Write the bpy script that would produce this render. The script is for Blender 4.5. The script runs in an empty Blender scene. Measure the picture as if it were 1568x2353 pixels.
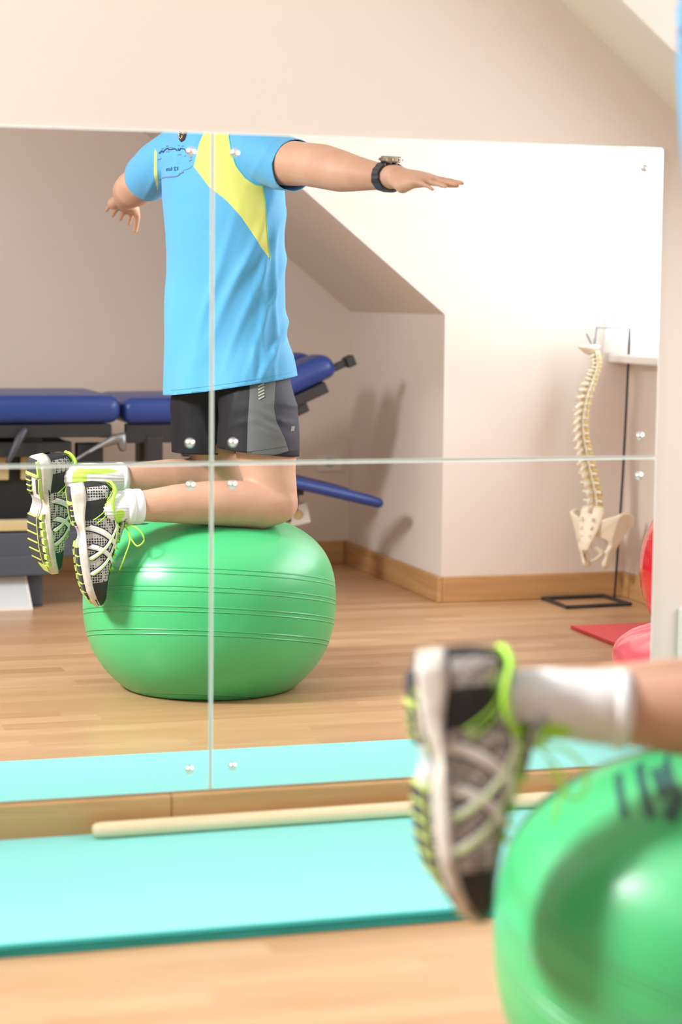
import bpy, bmesh, math, random
from mathutils import Vector, Matrix, noise
from mathutils.bvhtree import BVHTree
from mathutils.geometry import intersect_point_line
random.seed(7)
S = bpy.context.scene
COL = S.collection
# ------------------------------------------------------------------ camera
cd = bpy.data.cameras.new('camera'); cam = bpy.data.objects.new('camera', cd); COL.objects.link(cam)
cd.sensor_fit = 'VERTICAL'; cd.sensor_height = 36.0; cd.lens = 4750.92/2353*36
fw = Vector((0.28966614, 0.95162297, -0.10250489)); rt = Vector((0.95690696, -0.29023392, 0.00966079)); up = Vector((0.02055697, 0.10088605, 0.99468559))
M = Matrix((rt, up, -fw)).transposed().to_4x4(); M.translation = Vector((0, -3.5117, 0.9504)); cam.matrix_world = M
cd.clip_start = 0.02; cd.clip_end = 60
cd.dof.use_dof = True; cd.dof.focus_distance = 4.85; cd.dof.aperture_fstop = 2.8
S.camera = cam
# ------------------------------------------------------------------ world, lights, exposure
S.view_settings.view_transform = 'Standard'; S.view_settings.look = 'None'; S.view_settings.gamma = 1
S.view_settings.exposure = 0.08; S.view_settings.use_curve_mapping = False
S.cycles.use_denoising = True
S.cycles.max_bounces = 12; S.cycles.diffuse_bounces = 6; S.cycles.glossy_bounces = 6; S.cycles.transmission_bounces = 8
S.cycles.sample_clamp_indirect = 8; S.cycles.caustics_reflective = True; S.cycles.caustics_refractive = False
W = bpy.data.worlds.new('daylight'); S.world = W; W.use_nodes = True
W.node_tree.nodes['Background'].inputs[0].default_value = (0.93, 0.97, 1.0, 1); W.node_tree.nodes['Background'].inputs[1].default_value = 2.0
def area(name, loc, aim, sx, sy, power, color):
    l = bpy.data.lights.new(name, 'AREA'); l.shape = 'RECTANGLE'; l.size = sx; l.size_y = sy; l.energy = power; l.color = color
    o = bpy.data.objects.new(name, l); COL.objects.link(o); o.location = loc
    o.rotation_euler = (Vector(aim)-Vector(loc)).to_track_quat('-Z', 'Y').to_euler(); return o
area('dormer_daylight', (2.965, -1.16, 1.32), (0, -1.16, 1.32), 1.62, 1.02, 36, (0.95, 0.98, 1.0))
area('dormer_corner_daylight', (2.965, -2.28, 1.32), (0, -2.28, 1.32), .60, 1.02, 9, (0.95, 0.98, 1.0)).data.spread = math.radians(50)
area('skylight_daylight', (-0.985, -0.75, 1.95), (0.95, -1.38, 0.38), 0.42, 0.42, 10.5, (1.0, 0.985, 0.97)).data.spread = math.radians(62)
area('skylight_soft_daylight', (-0.985, -0.75, 1.94), (-0.985+.63, -0.75, 1.94-.777), 0.62, 0.62, 29, (0.97, 0.985, 1.0))
area('added_back_skylight_fill', (-0.985, -2.55, 1.95), (-0.985+.63, -2.55, 1.95-.777), 0.9, 0.72, 3, (1.0, 0.985, 0.97))  # weak fill through an added, unseen skylight at the back
area('added_ceiling_light', (0.15, -1.15, 2.24), (0.15, -1.15, 0), .62, .62, 2.5, (1.0, 0.97, 0.93))  # added, unseen source for the upper highlight on the green ball

# ------------------------------------------------------------------ helpers
def tag(o, label=None, cat=None, group=None, kind=None):
    if label: o['label'] = label
    if cat: o['category'] = cat
    if group: o['group'] = group
    if kind: o['kind'] = kind
    return o
def thing(name, label, cat, loc=(0, 0, 0), group=None):
    o = bpy.data.objects.new(name, None); COL.objects.link(o); o.location = loc; o.empty_display_size = .05
    return tag(o, label, cat, group)
def obj(name, bm, mats, parent=None, smooth=False, world=True):
    me = bpy.data.meshes.new(name)
    bmesh.ops.recalc_face_normals(bm, faces=bm.faces)
    bm.to_mesh(me); bm.free()
    for m in (mats if isinstance(mats, (list, tuple)) else [mats]): me.materials.append(m)
    if smooth:
        for p in me.polygons: p.use_smooth = True
    o = bpy.data.objects.new(name, me); COL.objects.link(o)
    if parent is not None:
        o.parent = parent
        if world: o.matrix_parent_inverse = chain(parent).inverted()
    return o
def chain(o):
    m = Matrix.Translation(o.location)
    if o.rotation_euler.to_quaternion().angle > 1e-6: m = m @ o.rotation_euler.to_matrix().to_4x4()
    if o.parent is not None: m = chain(o.parent) @ o.matrix_parent_inverse @ m
    return m
def box(bm, x0, x1, y0, y1, z0, z1, bev=0, mi=0, seg=2, mat=None):
    g = bmesh.ops.create_cube(bm, size=1)
    vs = g['verts']
    for v in vs: v.co = Vector(((x0+x1)/2+v.co.x*(x1-x0), (y0+y1)/2+v.co.y*(y1-y0), (z0+z1)/2+v.co.z*(z1-z0)))
    fs = list({f for v in vs for f in v.link_faces})
    if bev:
        r = bmesh.ops.bevel(bm, geom=list({e for v in vs for e in v.link_edges}), offset=bev, segments=seg, affect='EDGES', profile=.5)
        vs = list({v for f in r['faces'] for v in f.verts} | {v for v in vs if v.is_valid}); fs = list({f for v in vs for f in v.link_faces})
    for f in fs: f.material_index = mi
    if mat is not None:
        for v in vs: v.co = mat @ v.co
    return vs
def frame_of(t, ref):
    t = t.normalized(); a = ref-t*ref.dot(t)
    if a.length < 1e-5: a = Vector((1, 0, 0))-t*t.x
    a.normalize(); return a, t.cross(a)
def loft(bm, pts, radii, ref=(0, 0, 1), n=20, cap=True, roundcap=(False, False), mi=0, dirs=None, power=1.0):
    """tube through pts; radii (r) or (along ref, across)"""
    P = [Vector(p) for p in pts]; R = [(r, r) if not isinstance(r, tuple) else r for r in radii]; ref = Vector(ref)
    T = []
    for i in range(len(P)):
        a = P[max(0, i-1)]; b = P[min(len(P)-1, i+1)]; T.append((b-a).normalized())
    if dirs:
        for i, d in dirs.items(): T[i] = Vector(d).normalized()
    def ext(end):
        i = 0 if end == 0 else len(P)-1; t = -T[i] if end == 0 else T[i]; q = []; m = min(R[i])
        for k in (1, 2, 3):
            an = k/3*math.pi/2*.92; q.append((P[i]+t*m*math.sin(an), (R[i][0]*math.cos(an), R[i][1]*math.cos(an)), T[i]))
        return q
    seq = [(P[i], R[i], T[i]) for i in range(len(P))]
    if roundcap[0]: seq = ext(0)[::-1]+seq
    if roundcap[1]: seq = seq+ext(1)
    rings = []
    for p, r, t in seq:
        a, b = frame_of(t, ref); ring = []
        for k in range(n):
            c, s = math.cos(2*math.pi*k/n), math.sin(2*math.pi*k/n)
            c = math.copysign(abs(c)**power, c); s = math.copysign(abs(s)**power, s)
            ring.append(bm.verts.new(p+a*r[0]*c+b*r[1]*s))
        rings.append(ring)
    for i in range(len(rings)-1):
        for k in range(n):
            f = bm.faces.new((rings[i][k], rings[i][(k+1) % n], rings[i+1][(k+1) % n], rings[i+1][k])); f.material_index = mi
    if cap:
        for r_ in (rings[0][::-1], rings[-1]):
            f = bm.faces.new(r_); f.material_index = mi
    return rings
def smoothpath(pts, k=6):
    P = [Vector(p) for p in pts]; out = []
    for i in range(len(P)-1):
        p0 = P[max(0, i-1)]; p1 = P[i]; p2 = P[i+1]; p3 = P[min(len(P)-1, i+2)]
        for j in range(k):
            t = j/k
            out.append(.5*((2*p1)+(p2-p0)*t+(2*p0-5*p1+4*p2-p3)*t*t+(3*p1-p0-3*p2+p3)*t**3))
    out.append(P[-1]); return out
def tube(bm, pts, r, n=8, k=5, ref=(0, 0, 1), mi=0, rc=True, smooth=True):
    q = smoothpath(pts, k) if smooth and len(pts) > 2 else [Vector(p) for p in pts]
    loft(bm, q, [r]*len(q), ref, n, True, (rc, rc), mi)
def lathe(bm, prof, n=32, center=(0, 0, 0), mi=0):
    c = Vector(center); rings = []
    for r, z in prof:
        rings.append([bm.verts.new(c+Vector((r*math.cos(2*math.pi*k/n), r*math.sin(2*math.pi*k/n), z))) for k in range(n)] if r > 1e-6 else [bm.verts.new(c+Vector((0, 0, z)))])
    for a, b in zip(rings, rings[1:]):
        for k in range(n):
            if len(a) == 1 and len(b) == 1: continue
            if len(a) == 1: f = bm.faces.new((a[0], b[k], b[(k+1) % n]))
            elif len(b) == 1: f = bm.faces.new((a[k], a[(k+1) % n], b[0]))
            else: f = bm.faces.new((a[k], a[(k+1) % n], b[(k+1) % n], b[k]))
            f.material_index = mi
    return rings
def poly(bm, pts, mi=0):
    f = bm.faces.new([bm.verts.new(p) for p in pts]); f.material_index = mi; return f
def prism(bm, pts, off, mi=0):
    """closed outline pts extruded by vector off"""
    off = Vector(off); a = [bm.verts.new(Vector(p)) for p in pts]; b = [bm.verts.new(Vector(p)+off) for p in pts]; n = len(a)
    fs = [bm.faces.new(a), bm.faces.new(b[::-1])]
    for i in range(n): fs.append(bm.faces.new((a[i], b[i], b[(i+1) % n], a[(i+1) % n])))
    for f in fs: f.material_index = mi
def voxel(bm, size, iters=4):
    """union of the closed shapes in bm as one smooth surface"""
    me = bpy.data.meshes.new('tmp'); bmesh.ops.recalc_face_normals(bm, faces=bm.faces); bm.to_mesh(me); bm.free()
    o = bpy.data.objects.new('tmp', me); COL.objects.link(o)
    m = o.modifiers.new('r', 'REMESH'); m.mode = 'VOXEL'; m.voxel_size = size
    sm = o.modifiers.new('s', 'SMOOTH'); sm.factor = .5; sm.iterations = iters
    dg = bpy.context.evaluated_depsgraph_get(); me2 = bpy.data.meshes.new_from_object(o.evaluated_get(dg), depsgraph=dg)
    b = bmesh.new(); b.from_mesh(me2)
    bpy.data.objects.remove(o); bpy.data.meshes.remove(me); bpy.data.meshes.remove(me2)
    return b
def sdpoly(px, py, P):
    """signed distance to polygon, positive inside"""
    d = 1e9; ins = False; n = len(P)
    for i in range(n):
        ax, ay = P[i]; bx, by = P[(i+1) % n]; ex, ey = bx-ax, by-ay; wx, wy = px-ax, py-ay
        t = max(0, min(1, (wx*ex+wy*ey)/(ex*ex+ey*ey+1e-12))); q = (wx-ex*t)**2+(wy-ey*t)**2
        d = min(d, q)
        if (ay > py) != (by > py) and px < (bx-ax)*(py-ay)/(by-ay)+ax: ins = not ins
    return math.sqrt(d)*(1 if ins else -1)

# ------------------------------------------------------------------ materials
def mat(name, col, rough=.6, metal=0, spec=.5, sub=0, sheen=0, coat=0):
    m = bpy.data.materials.new(name); m.use_nodes = True; b = m.node_tree.nodes['Principled BSDF']
    b.inputs['Base Color'].default_value = (*col, 1); b.inputs['Roughness'].default_value = rough; b.inputs['Metallic'].default_value = metal
    b.inputs['Specular IOR Level'].default_value = spec
    if sub: b.inputs['Subsurface Weight'].default_value = sub; b.inputs['Subsurface Radius'].default_value = (.012, .005, .003); b.inputs['Subsurface Scale'].default_value = 1
    if sheen: b.inputs['Sheen Weight'].default_value = sheen
    if coat: b.inputs['Coat Weight'].default_value = coat; b.inputs['Coat Roughness'].default_value = rough*.8
    return m
class N:
    def __init__(s, m): s.t = m.node_tree; s.b = s.t.nodes['Principled BSDF']
    def n(s, typ, ins=None, **kw):
        x = s.t.nodes.new(typ)
        for k, v in kw.items(): setattr(x, k, v)
        for k, v in (ins or {}).items():
            if hasattr(v, 'links'): s.t.links.new(v, x.inputs[k])
            else: x.inputs[k].default_value = v
        return x
    def link(s, a, b): s.t.links.new(a, b)
    def coords(s, scale=(1, 1, 1), rot=(0, 0, 0), loc=(0, 0, 0)):
        tc = s.n('ShaderNodeTexCoord'); mp = s.n('ShaderNodeMapping', {'Vector': tc.outputs['Object'], 'Scale': scale, 'Rotation': rot, 'Location': loc}); return mp.outputs[0]
    def ramp(s, fac, stops, interp='LINEAR'):
        r = s.n('ShaderNodeValToRGB', {'Fac': fac}); r.color_ramp.interpolation = interp; e = r.color_ramp.elements
        while len(e) < len(stops): e.new(.5)
        for x, (p, c) in zip(e, stops): x.position = p; x.color = (*c, 1) if len(c) == 3 else c
        return r.outputs[0]
    def mix(s, f, a, b, mode='MIX'):
        x = s.n('ShaderNodeMix', data_type='RGBA', blend_type=mode)
        for i, v in ((0, f), (6, a), (7, b)):
            if hasattr(v, 'links'): s.link(v, x.inputs[i])
            else: x.inputs[i].default_value = v if i == 0 else (*v, 1)
        return x.outputs[2]
    def math(s, op, a, b=0, c=0):
        x = s.n('ShaderNodeMath', operation=op)
        for i, v in enumerate((a, b, c)):
            if hasattr(v, 'links'): s.link(v, x.inputs[i])
            else: x.inputs[i].default_value = v
        return x.outputs[0]
    def noise(s, vec, scale, detail=3, rough=.5, dist=0):
        return s.n('ShaderNodeTexNoise', {'Vector': vec, 'Scale': scale, 'Detail': detail, 'Roughness': rough, 'Distortion': dist}).outputs['Fac']
    def col(s, c): s.link(c, s.b.inputs['Base Color'])
    def bump(s, h, strength=.3, dist=.002):
        x = s.n('ShaderNodeBump', {'Height': h, 'Strength': strength, 'Distance': dist}); s.link(x.outputs[0], s.b.inputs['Normal'])
    def attr(s, name): return s.n('ShaderNodeAttribute', attribute_name=name).outputs['Fac']
def step(n, a, w=.0006):
    return n.n('ShaderNodeMapRange', {'Value': a, 'From Min': -w, 'From Max': w}).outputs[0]

def wall_mat(name, c):
    m = mat(name, c, .75, spec=.25); n = N(m); v = n.coords()
    n.col(n.mix(n.noise(v, 1.3, 2), tuple(x*.97 for x in c), tuple(min(1, x*1.02) for x in c)))
    n.bump(n.noise(v, 220, 2), .08, .001); return m
m_wall = wall_mat('cream_wall_paint', (.775, .70, .645))
m_slope = wall_mat('slope_paint', (.77, .69, .60))
m_ceil = wall_mat('ceiling_paint', (.86, .82, .76))
m_white = mat('white_gloss_paint', (.86, .86, .85), .35)
def floor_mat():
    m = mat('laminate_floor', (.7, .45, .25), .32, spec=.5); n = N(m); v = n.coords()
    sep = n.n('ShaderNodeSeparateXYZ', {0: v}); y = sep.outputs[1]; x = sep.outputs[0]
    row = n.math('FLOOR', n.math('DIVIDE', y, .062)); rnd = n.n('ShaderNodeTexWhiteNoise', {'W': row}, noise_dimensions='1D').outputs['Value']
    colm = n.math('FLOOR', n.math('ADD', n.math('DIVIDE', x, .62), n.math('MULTIPLY', rnd, 7.3)))
    cell = n.n('ShaderNodeCombineXYZ', {0: row, 1: colm}); r2 = n.n('ShaderNodeTexWhiteNoise', {'Vector': cell.outputs[0]}, noise_dimensions='2D').outputs['Value']
    off = n.n('ShaderNodeCombineXYZ', {0: n.math('MULTIPLY', r2, 9), 1: 0, 2: n.math('MULTIPLY', r2, 20)})
    g = n.n('ShaderNodeVectorMath', {0: v, 1: off.outputs[0]}, operation='ADD').outputs[0]
    mp = n.n('ShaderNodeMapping', {'Vector': g, 'Scale': (1.6, 26, 1)}).outputs[0]
    gr = n.noise(mp, 2.2, 5, .6, .6)
    fine = n.noise(n.n('ShaderNodeMapping', {'Vector': g, 'Scale': (4, 120, 1)}).outputs[0], 2, 3)
    base = n.ramp(r2, [(0, (.43, .235, .115)), (.35, (.56, .345, .185)), (.7, (.66, .44, .255)), (1, (.47, .265, .135))])
    c = n.mix(n.ramp(gr, [(.3, (0, 0, 0)), (.75, (.75, .75, .75))]), n.mix(.42, base, (.42, .21, .09)), n.mix(.30, base, (.72, .50, .30)))
    c = n.mix(n.ramp(fine, [(.35, (.35, .35, .35)), (.6, (0, 0, 0))]), c, (.45, .24, .12))
    fy = n.math('FRACT', n.math('DIVIDE', y, .062)); d = n.math('MINIMUM', fy, n.math('SUBTRACT', 1, fy))
    line = n.ramp(d, [(0, (.25, .25, .25)), (.03, (0, 0, 0))]); c = n.mix(line, c, (.30, .16, .08)); n.col(c)
    n.link(n.math('ADD', .27, n.math('MULTIPLY', gr, .12)), n.b.inputs['Roughness']); return m
def wood_mat(name, c1, c2, rough=.45, axis='x', scale=1):
    m = mat(name, c1, rough); n = N(m); sc = {'x': (1.2, 18, 18), 'y': (18, 1.2, 18), 'z': (18, 18, 1.2)}[axis]
    v = n.coords(tuple(s*scale for s in sc)); g = n.noise(v, 2.0, 4, .55, .8)
    c = n.mix(n.ramp(g, [(.3, (0, 0, 0)), (.7, (1, 1, 1))]), c1, c2)
    kn = n.n('ShaderNodeTexVoronoi', {'Vector': n.coords((3.1, 3.1, 7.0)), 'Scale': 1.0}).outputs['Distance']
    n.col(n.mix(n.ramp(kn, [(.035, (.8, .8, .8)), (.09, (0, 0, 0))]), c, (.22, .10, .04))); return m
m_floor = floor_mat()
m_base = wood_mat('pine_skirting', (.46, .25, .10), (.60, .36, .16))
m_stick = wood_mat('beech_rod', (.78, .60, .38), (.86, .70, .48), .4)
m_glassedge = mat('glass_edge', (.84, .93, .90), .3)
m_mirror = mat('mirror_silver', (.94, .95, .945), 0.0, 1.0)
m_chrome = mat('chrome', (.9, .9, .92), .12, 1.0)
m_steel = mat('grey_steel', (.30, .31, .33), .4, .8)
m_black = mat('black_plastic', (.018, .018, .02), .45)
m_blackmetal = mat('black_painted_metal', (.03, .03, .035), .35)
m_greybase = mat('slate_metal', (.075, .09, .12), .45)
def vinyl(name, c, rough=.33):
    m = mat(name, c, rough, spec=.45); n = N(m); n.bump(n.noise(n.coords(), 300, 2), .12, .0008); return m
m_blue = vinyl('blue_vinyl', (.022, .052, .24))
m_bone = mat('ivory_bone_plastic', (.86, .80, .64), .45, sub=.1)
m_disc = mat('amber_disc_plastic', (.80, .58, .22), .45)
m_nerve = mat('yellow_nerve_plastic', (.85, .68, .12), .45)
m_redball = mat('red_ball_vinyl', (.72, .02, .035), .12, coat=.4)
m_redmat = mat('red_mat_foam', (.80, .09, .11), .6)
m_pink = mat('red_seat_vinyl', (.80, .10, .14), .22, coat=.5)
m_grey = mat('light_grey_plastic', (.55, .57, .60), .5)
m_whitebox = mat('white_powder_coat', (.62, .67, .72), .5)
m_card = mat('cream_cardboard', (.62, .50, .27), .7)
m_plate = mat('white_socket_plastic', (.80, .79, .75), .4)
def foam(name, c):
    m = mat(name, c, .65, spec=.3); n = N(m); v = n.coords((1, 6, 1))
    n.col(n.mix(n.noise(v, 4, 3), tuple(x*.93 for x in c), c)); n.bump(n.noise(n.coords(), 400, 2), .25, .001); return m
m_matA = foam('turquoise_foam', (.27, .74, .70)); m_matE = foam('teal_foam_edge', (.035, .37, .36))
# ------------------------------------------------------------------ room
def struct(name, bm, m, **k):
    o = obj(name, bm, m, **k); o['kind'] = 'structure'; return o
XL, XK, XW = -2.2, 2.19, 2.82; YB = -3.60; YA = -2.60; ZC = 2.3
zr = lambda x: 0.905+0.81*(XK-x)
XR = XK-(ZC-.905)/.81           # where the right slope meets the ceiling
bm = bmesh.new(); box(bm, XL-.2, 3.1, YB-.1, .1, -.1, 0); struct('floor', bm, m_floor)
bm = bmesh.new(); prism(bm, [(XL, 0, 0), (XK, 0, 0), (XK, 0, .905), (XR, 0, ZC), (-XR+.0, 0, ZC), (XL, 0, .905)], (0, .1, 0)); struct('wall_front', bm, m_wall)
bm = bmesh.new(); prism(bm, [(XL, YB, 0), (XK, YB, 0), (XK, YB, .905), (XR, YB, ZC), (-XR, YB, ZC), (XL, YB, .905)], (0, -.1, 0)); struct('wall_back', bm, m_wall)
bm = bmesh.new(); box(bm, XL-.1, XL, YB, 0, 0, .905); struct('wall_left', bm, m_wall)
bm = bmesh.new(); box(bm, XK, XK+.06, YB, YA-.06, 0, .905); struct('wall_knee_back', bm, m_wall)
bm = bmesh.new(); box(bm, XK, XK+.06, -.14, 0, 0, .905); struct('wall_knee_front', bm, m_wall)
# roof slopes on the right, either side of the dormer
for nm, y0, y1 in (('ceiling_slope_back', YB, YA-.06), ('ceiling_slope_front', -.14, 0.0)):
    bm = bmesh.new(); prism(bm, [(XK, y0, .905), (XR, y0, ZC), (XR, y0, ZC+.08), (XK+.08, y0, .97)], (0, y1-y0, 0)); struct(nm, bm, m_slope)
# dormer cheeks
for nm, y0, y1 in (('wall_dormer_back', YA, YA-.06), ('wall_dormer_front', -.14, -.20)):
    bm = bmesh.new(); prism(bm, [(XK, y0, 0), (XW+.06, y0, 0), (XW+.06, y0, ZC), (XR, y0, ZC), (XK, y0, .905)], (0, y1-y0, 0)); struct(nm, bm, m_wall)
# window wall of the dormer
WY0, WY1, WZ0, WZ1 = -2.59, -.30, .80, 1.85
bm = bmesh.new(); box(bm, XW, XW+.14, YA, -.2, 0, WZ0-.02); box(bm, XW, XW+.14, YA, -.2, WZ1, ZC); box(bm, XW, XW+.14, YA, WY0, WZ0-.02, WZ1); box(bm, XW, XW+.14, WY1, -.2, WZ0-.02, WZ1); struct('wall_right', bm, m_wall)
# left slope with two skylight openings; the unseen back one is added for fill
def lp(u, y): return (-XR-(1-u)*(XL*-1-XR), y, .905+u*(ZC-.905))     # u 0 at knee, 1 at ceiling
bm = bmesh.new()
def slab(u0, u1, y0, y1): prism(bm, [lp(u0, y0), lp(u1, y0), lp(u1, y1), lp(u0, y1)], (-.06, 0, .08))
U0, U1 = .48, .96
slab(0, U0, YB, 0); slab(U1, 1, YB, 0)
for a, b in ((YB, -2.95), (-2.15, -1.15), (-.35, 0)): slab(U0, U1, a, b)
struct('ceiling_slope_left', bm, m_slope)
for k, (a, b) in enumerate(((-2.95, -2.15), (-1.15, -.35))):  # skylight frames; the back one belongs to the added skylight
    bm = bmesh.new()
    for u0, u1, y0, y1 in ((U0, U0+.04, a, b), (U1-.04, U1, a, b), (U0, U1, a, a+.04), (U0, U1, b-.04, b)): slab(u0, u1, y0, y1)
    o = struct('window_%d' % (k+2), bm, m_white)
bm = bmesh.new(); box(bm, -XR-.02, XW+.06, YB, 0.0, ZC, ZC+.08); struct('ceiling', bm, m_ceil)
t = thing('added_ceiling_lamp', 'flat square white lamp added out of view on the ceiling above the front of the room', 'lamp', (0.15, -1.15, ZC))  # unseen fixture, added to go with the ball highlight light
bm = bmesh.new(); box(bm, -.20, .50, -1.50, -.80, 2.27, ZC, .006); obj('lamp_housing', bm, m_white, t)
bm = bmesh.new(); box(bm, -.17, .47, -1.47, -.83, 2.262, 2.271); obj('diffuser', bm, mat('opal_diffuser', (.9, .9, .88), .5), t)
# skirting boards
def board(name, x0, x1, y0, y1, z1=.082, ax='x'):
    bm = bmesh.new(); box(bm, x0, x1, y0, y1, 0, z1, .004, seg=2); struct(name, bm, m_base if ax == 'x' else m_basey)
m_basey = wood_mat('pine_skirting_side', (.46, .25, .10), (.60, .36, .16), axis='y')
board('baseboard_front', .758, XK, -.017, 0, .0800); board('baseboard_front_left', XL, .7575, -.017, 0, .0798)
board('baseboard_back', XL, XK-.02, YB, YB+.017)
board('baseboard_knee', XK-.017, XK, YB, YA+.017, ax='y'); board('baseboard_dormer', XK, XW, YA, YA+.017)
board('baseboard_right', XW-.017, XW, YA+.02, -.2, ax='y')
# dormer window: frame, mullions, glass, sill
bm = bmesh.new(); fx0, fx1 = XW+.06, XW+.11
for y0, y1, z0, z1 in ((WY0, WY1, WZ0, WZ0+.05), (WY0, WY1, WZ1-.05, WZ1), (WY0, WY0+.02, WZ0, WZ1), (WY1-.05, WY1, WZ0, WZ1), (-1.44, -1.38, WZ0, WZ1)): box(bm, fx0, fx1, y0, y1, z0, z1, .004)
win = struct('window_1', bm, m_white)
m_glass = bpy.data.materials.new('window_glass'); m_glass.use_nodes = True; t = m_glass.node_tree; t.nodes.clear()
o_ = t.nodes.new('ShaderNodeOutputMaterial'); d_ = t.nodes.new('ShaderNodeBsdfTransparent'); tr_ = t.nodes.new('ShaderNodeBsdfGlossy'); mx_ = t.nodes.new('ShaderNodeMixShader'); mx_.inputs[0].default_value = .05; tr_.inputs['Roughness'].default_value = .02
t.links.new(d_.outputs[0], mx_.inputs[1]); t.links.new(tr_.outputs[0], mx_.inputs[2]); t.links.new(mx_.outputs[0], o_.inputs[0])
for y0, y1 in ((WY0+.02, -1.44), (-1.38, WY1-.05)):
    bm = bmesh.new(); box(bm, XW+.083, XW+.087, y0, y1, WZ0+.05, WZ1-.05); o = obj('window_pane', bm, m_glass, win)
bm = bmesh.new(); box(bm, XW-.075, XW+.06, YA, -.22, .757, .785, .006); o = struct('trim_1', bm, m_white); o['label'] = 'white window sill board under the dormer window'
# ------------------------------------------------------------------ curtain
m_cur = bpy.data.materials.new('white_sheer_cloth'); m_cur.use_nodes = True; t = m_cur.node_tree; t.nodes.clear()
o_ = t.nodes.new('ShaderNodeOutputMaterial'); d_ = t.nodes.new('ShaderNodeBsdfDiffuse'); tr_ = t.nodes.new('ShaderNodeBsdfTranslucent'); mx_ = t.nodes.new('ShaderNodeMixShader')
d_.inputs[0].default_value = (.92, .92, .92, 1); tr_.inputs[0].default_value = (.95, .95, .95, 1); mx_.inputs[0].default_value = .65
t.links.new(d_.outputs[0], mx_.inputs[1]); t.links.new(tr_.outputs[0], mx_.inputs[2]); t.links.new(mx_.outputs[0], o_.inputs[0])
bm = bmesh.new(); NU, NV = 90, 40; g = []
for j in range(NV+1):
    v = j/NV; z = .788+v*(1.9-.788); row = []
    for i in range(NU+1):
        u = i/NU; y = YA+.012+u*.34
        x = (XW-.012)-.085*(1-v)**1.2*max(.3, 1-u*3)+.010*math.sin(u*40+1.2*math.sin(3*v))*(.4+.6*v)
        row.append(bm.verts.new((x, y, z)))
    g.append(row)
for j in range(NV):
    for i in range(NU): bm.faces.new((g[j][i], g[j][i+1], g[j+1][i+1], g[j+1][i]))
tag(obj('curtain', bm, m_cur, smooth=True), 'white sheer curtain hanging in the dormer window above the sill', 'curtain')
# ------------------------------------------------------------------ mirror panels
XS, XE, ZT, ZM, ZB = .8302, 1.6805, 1.2324, .6629, .0823
def mirror(x0, x1, z0, z1, label, caps):
    t = thing('mirror_panel', label, 'mirror', ((x0+x1)/2, 0, z0), 'wall mirror panels')
    bm = bmesh.new(); f = -.0055
    b = .0018
    A = [(x0, 0, z0), (x1, 0, z0), (x1, 0, z1), (x0, 0, z1)]; 
    F0 = [(x, f+.0010, z) for x, _, z in A]; F1 = [(x0+b, f, z0+b), (x1-b, f, z0+b), (x1-b, f, z1-b), (x0+b, f, z1-b)]
    va = [bm.verts.new(p) for p in A]; v0 = [bm.verts.new(p) for p in F0]; v1 = [bm.verts.new(p) for p in F1]
    bm.faces.new(va)
    for i in range(4):
        j = (i+1) % 4; bm.faces.new((va[i], va[j], v0[j], v0[i])); bm.faces.new((v0[i], v0[j], v1[j], v1[i]))
    fb = bm.faces.new(v1)
    for q in bm.faces: q.material_index = 1
    fb.material_index = 0
    obj('mirror_glass', bm, [m_mirror, m_glassedge], t)
    for cx, cz in caps:
        bm = bmesh.new(); lathe(bm, [(.0076, 0), (.0078, .002), (.0072, .0042), (.0055, .0062), (.003, .0073), (0, .0077)], 24)
        for v in bm.verts: v.co = Vector((cx+v.co.x, f-v.co.z, cz+v.co.y))
        obj('screw_cap', bm, m_chrome, t, smooth=True)
g_ = .0016; XLm = -.02
mirror(XLm, XS-g_, ZM+g_, ZT, 'upper left mirror panel on the front wall, showing the right hand', [(.792, 1.199), (.791, .699), (.02, 1.199), (.02, .699)])
mirror(XS+g_, XE, ZM+g_, ZT, 'upper right mirror panel on the front wall, showing the watch arm', [(.869, 1.199), (.868, .699), (1.642, 1.194), (1.646, .702)])
mirror(XLm, XS-g_, ZB, ZM-g_, 'lower left mirror panel above the skirting, showing both shoes', [(.792, .625), (.792, .121), (.02, .625), (.02, .121)])
mirror(XS+g_, XE, ZB, ZM-g_, 'lower right mirror panel above the skirting, partly behind the real shoe', [(.867, .625), (.870, .123), (1.646, .628), (1.646, .123)])
# socket plate right of the mirror
t = thing('wall_socket', 'pale double wall socket right of the mirror, just above the leg', 'socket', (1.79, 0, .33))
bm = bmesh.new(); box(bm, 1.735, 1.83, -.012, 0, .26, .378, .005); obj('socket_plate', bm, m_plate, t)
bm = bmesh.new()
for z in (.29, .348): box(bm, 1.760, 1.805, -.014, -.011, z-.02, z+.02, .001)
obj('socket_insert', bm, m_grey, t)
# ------------------------------------------------------------------ floor mat and stick
t = thing('exercise_mat', 'turquoise foam exercise mat folded double along the mirror wall', 'mat', (.7, -.31, 0))
MX0, MX1 = -.35, 1.86
bm = bmesh.new()
def layer(z0, z1, y0, y1, mi, x0=MX0, x1=MX1):
    nx = 160; rows = []
    for i in range(nx+1):
        x = x0+(x1-x0)*i/nx; w = .0016*noise.noise(Vector((x*9, z0*100, 0)))
        rows.append([bm.verts.new(p) for p in ((x, y0+w, z0), (x, y0-.0015+w, (z0+z1)/2), (x, y0+w+.001, z1-.0008), (x, y0+w+.004, z1), (x, y1, z1), (x, y1, z0))])
    for a, b in zip(rows, rows[1:]):
        for k in range(6):
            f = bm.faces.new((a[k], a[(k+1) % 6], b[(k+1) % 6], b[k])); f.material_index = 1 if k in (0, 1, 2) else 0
    for r in (rows[0], rows[-1]): bm.faces.new(r)
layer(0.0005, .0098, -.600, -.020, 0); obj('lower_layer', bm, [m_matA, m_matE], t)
bm = bmesh.new(); layer(.0104, .0203, -.6003, -.020, 0); obj('upper_layer', bm, [m_matA, m_matE], t)
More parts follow.
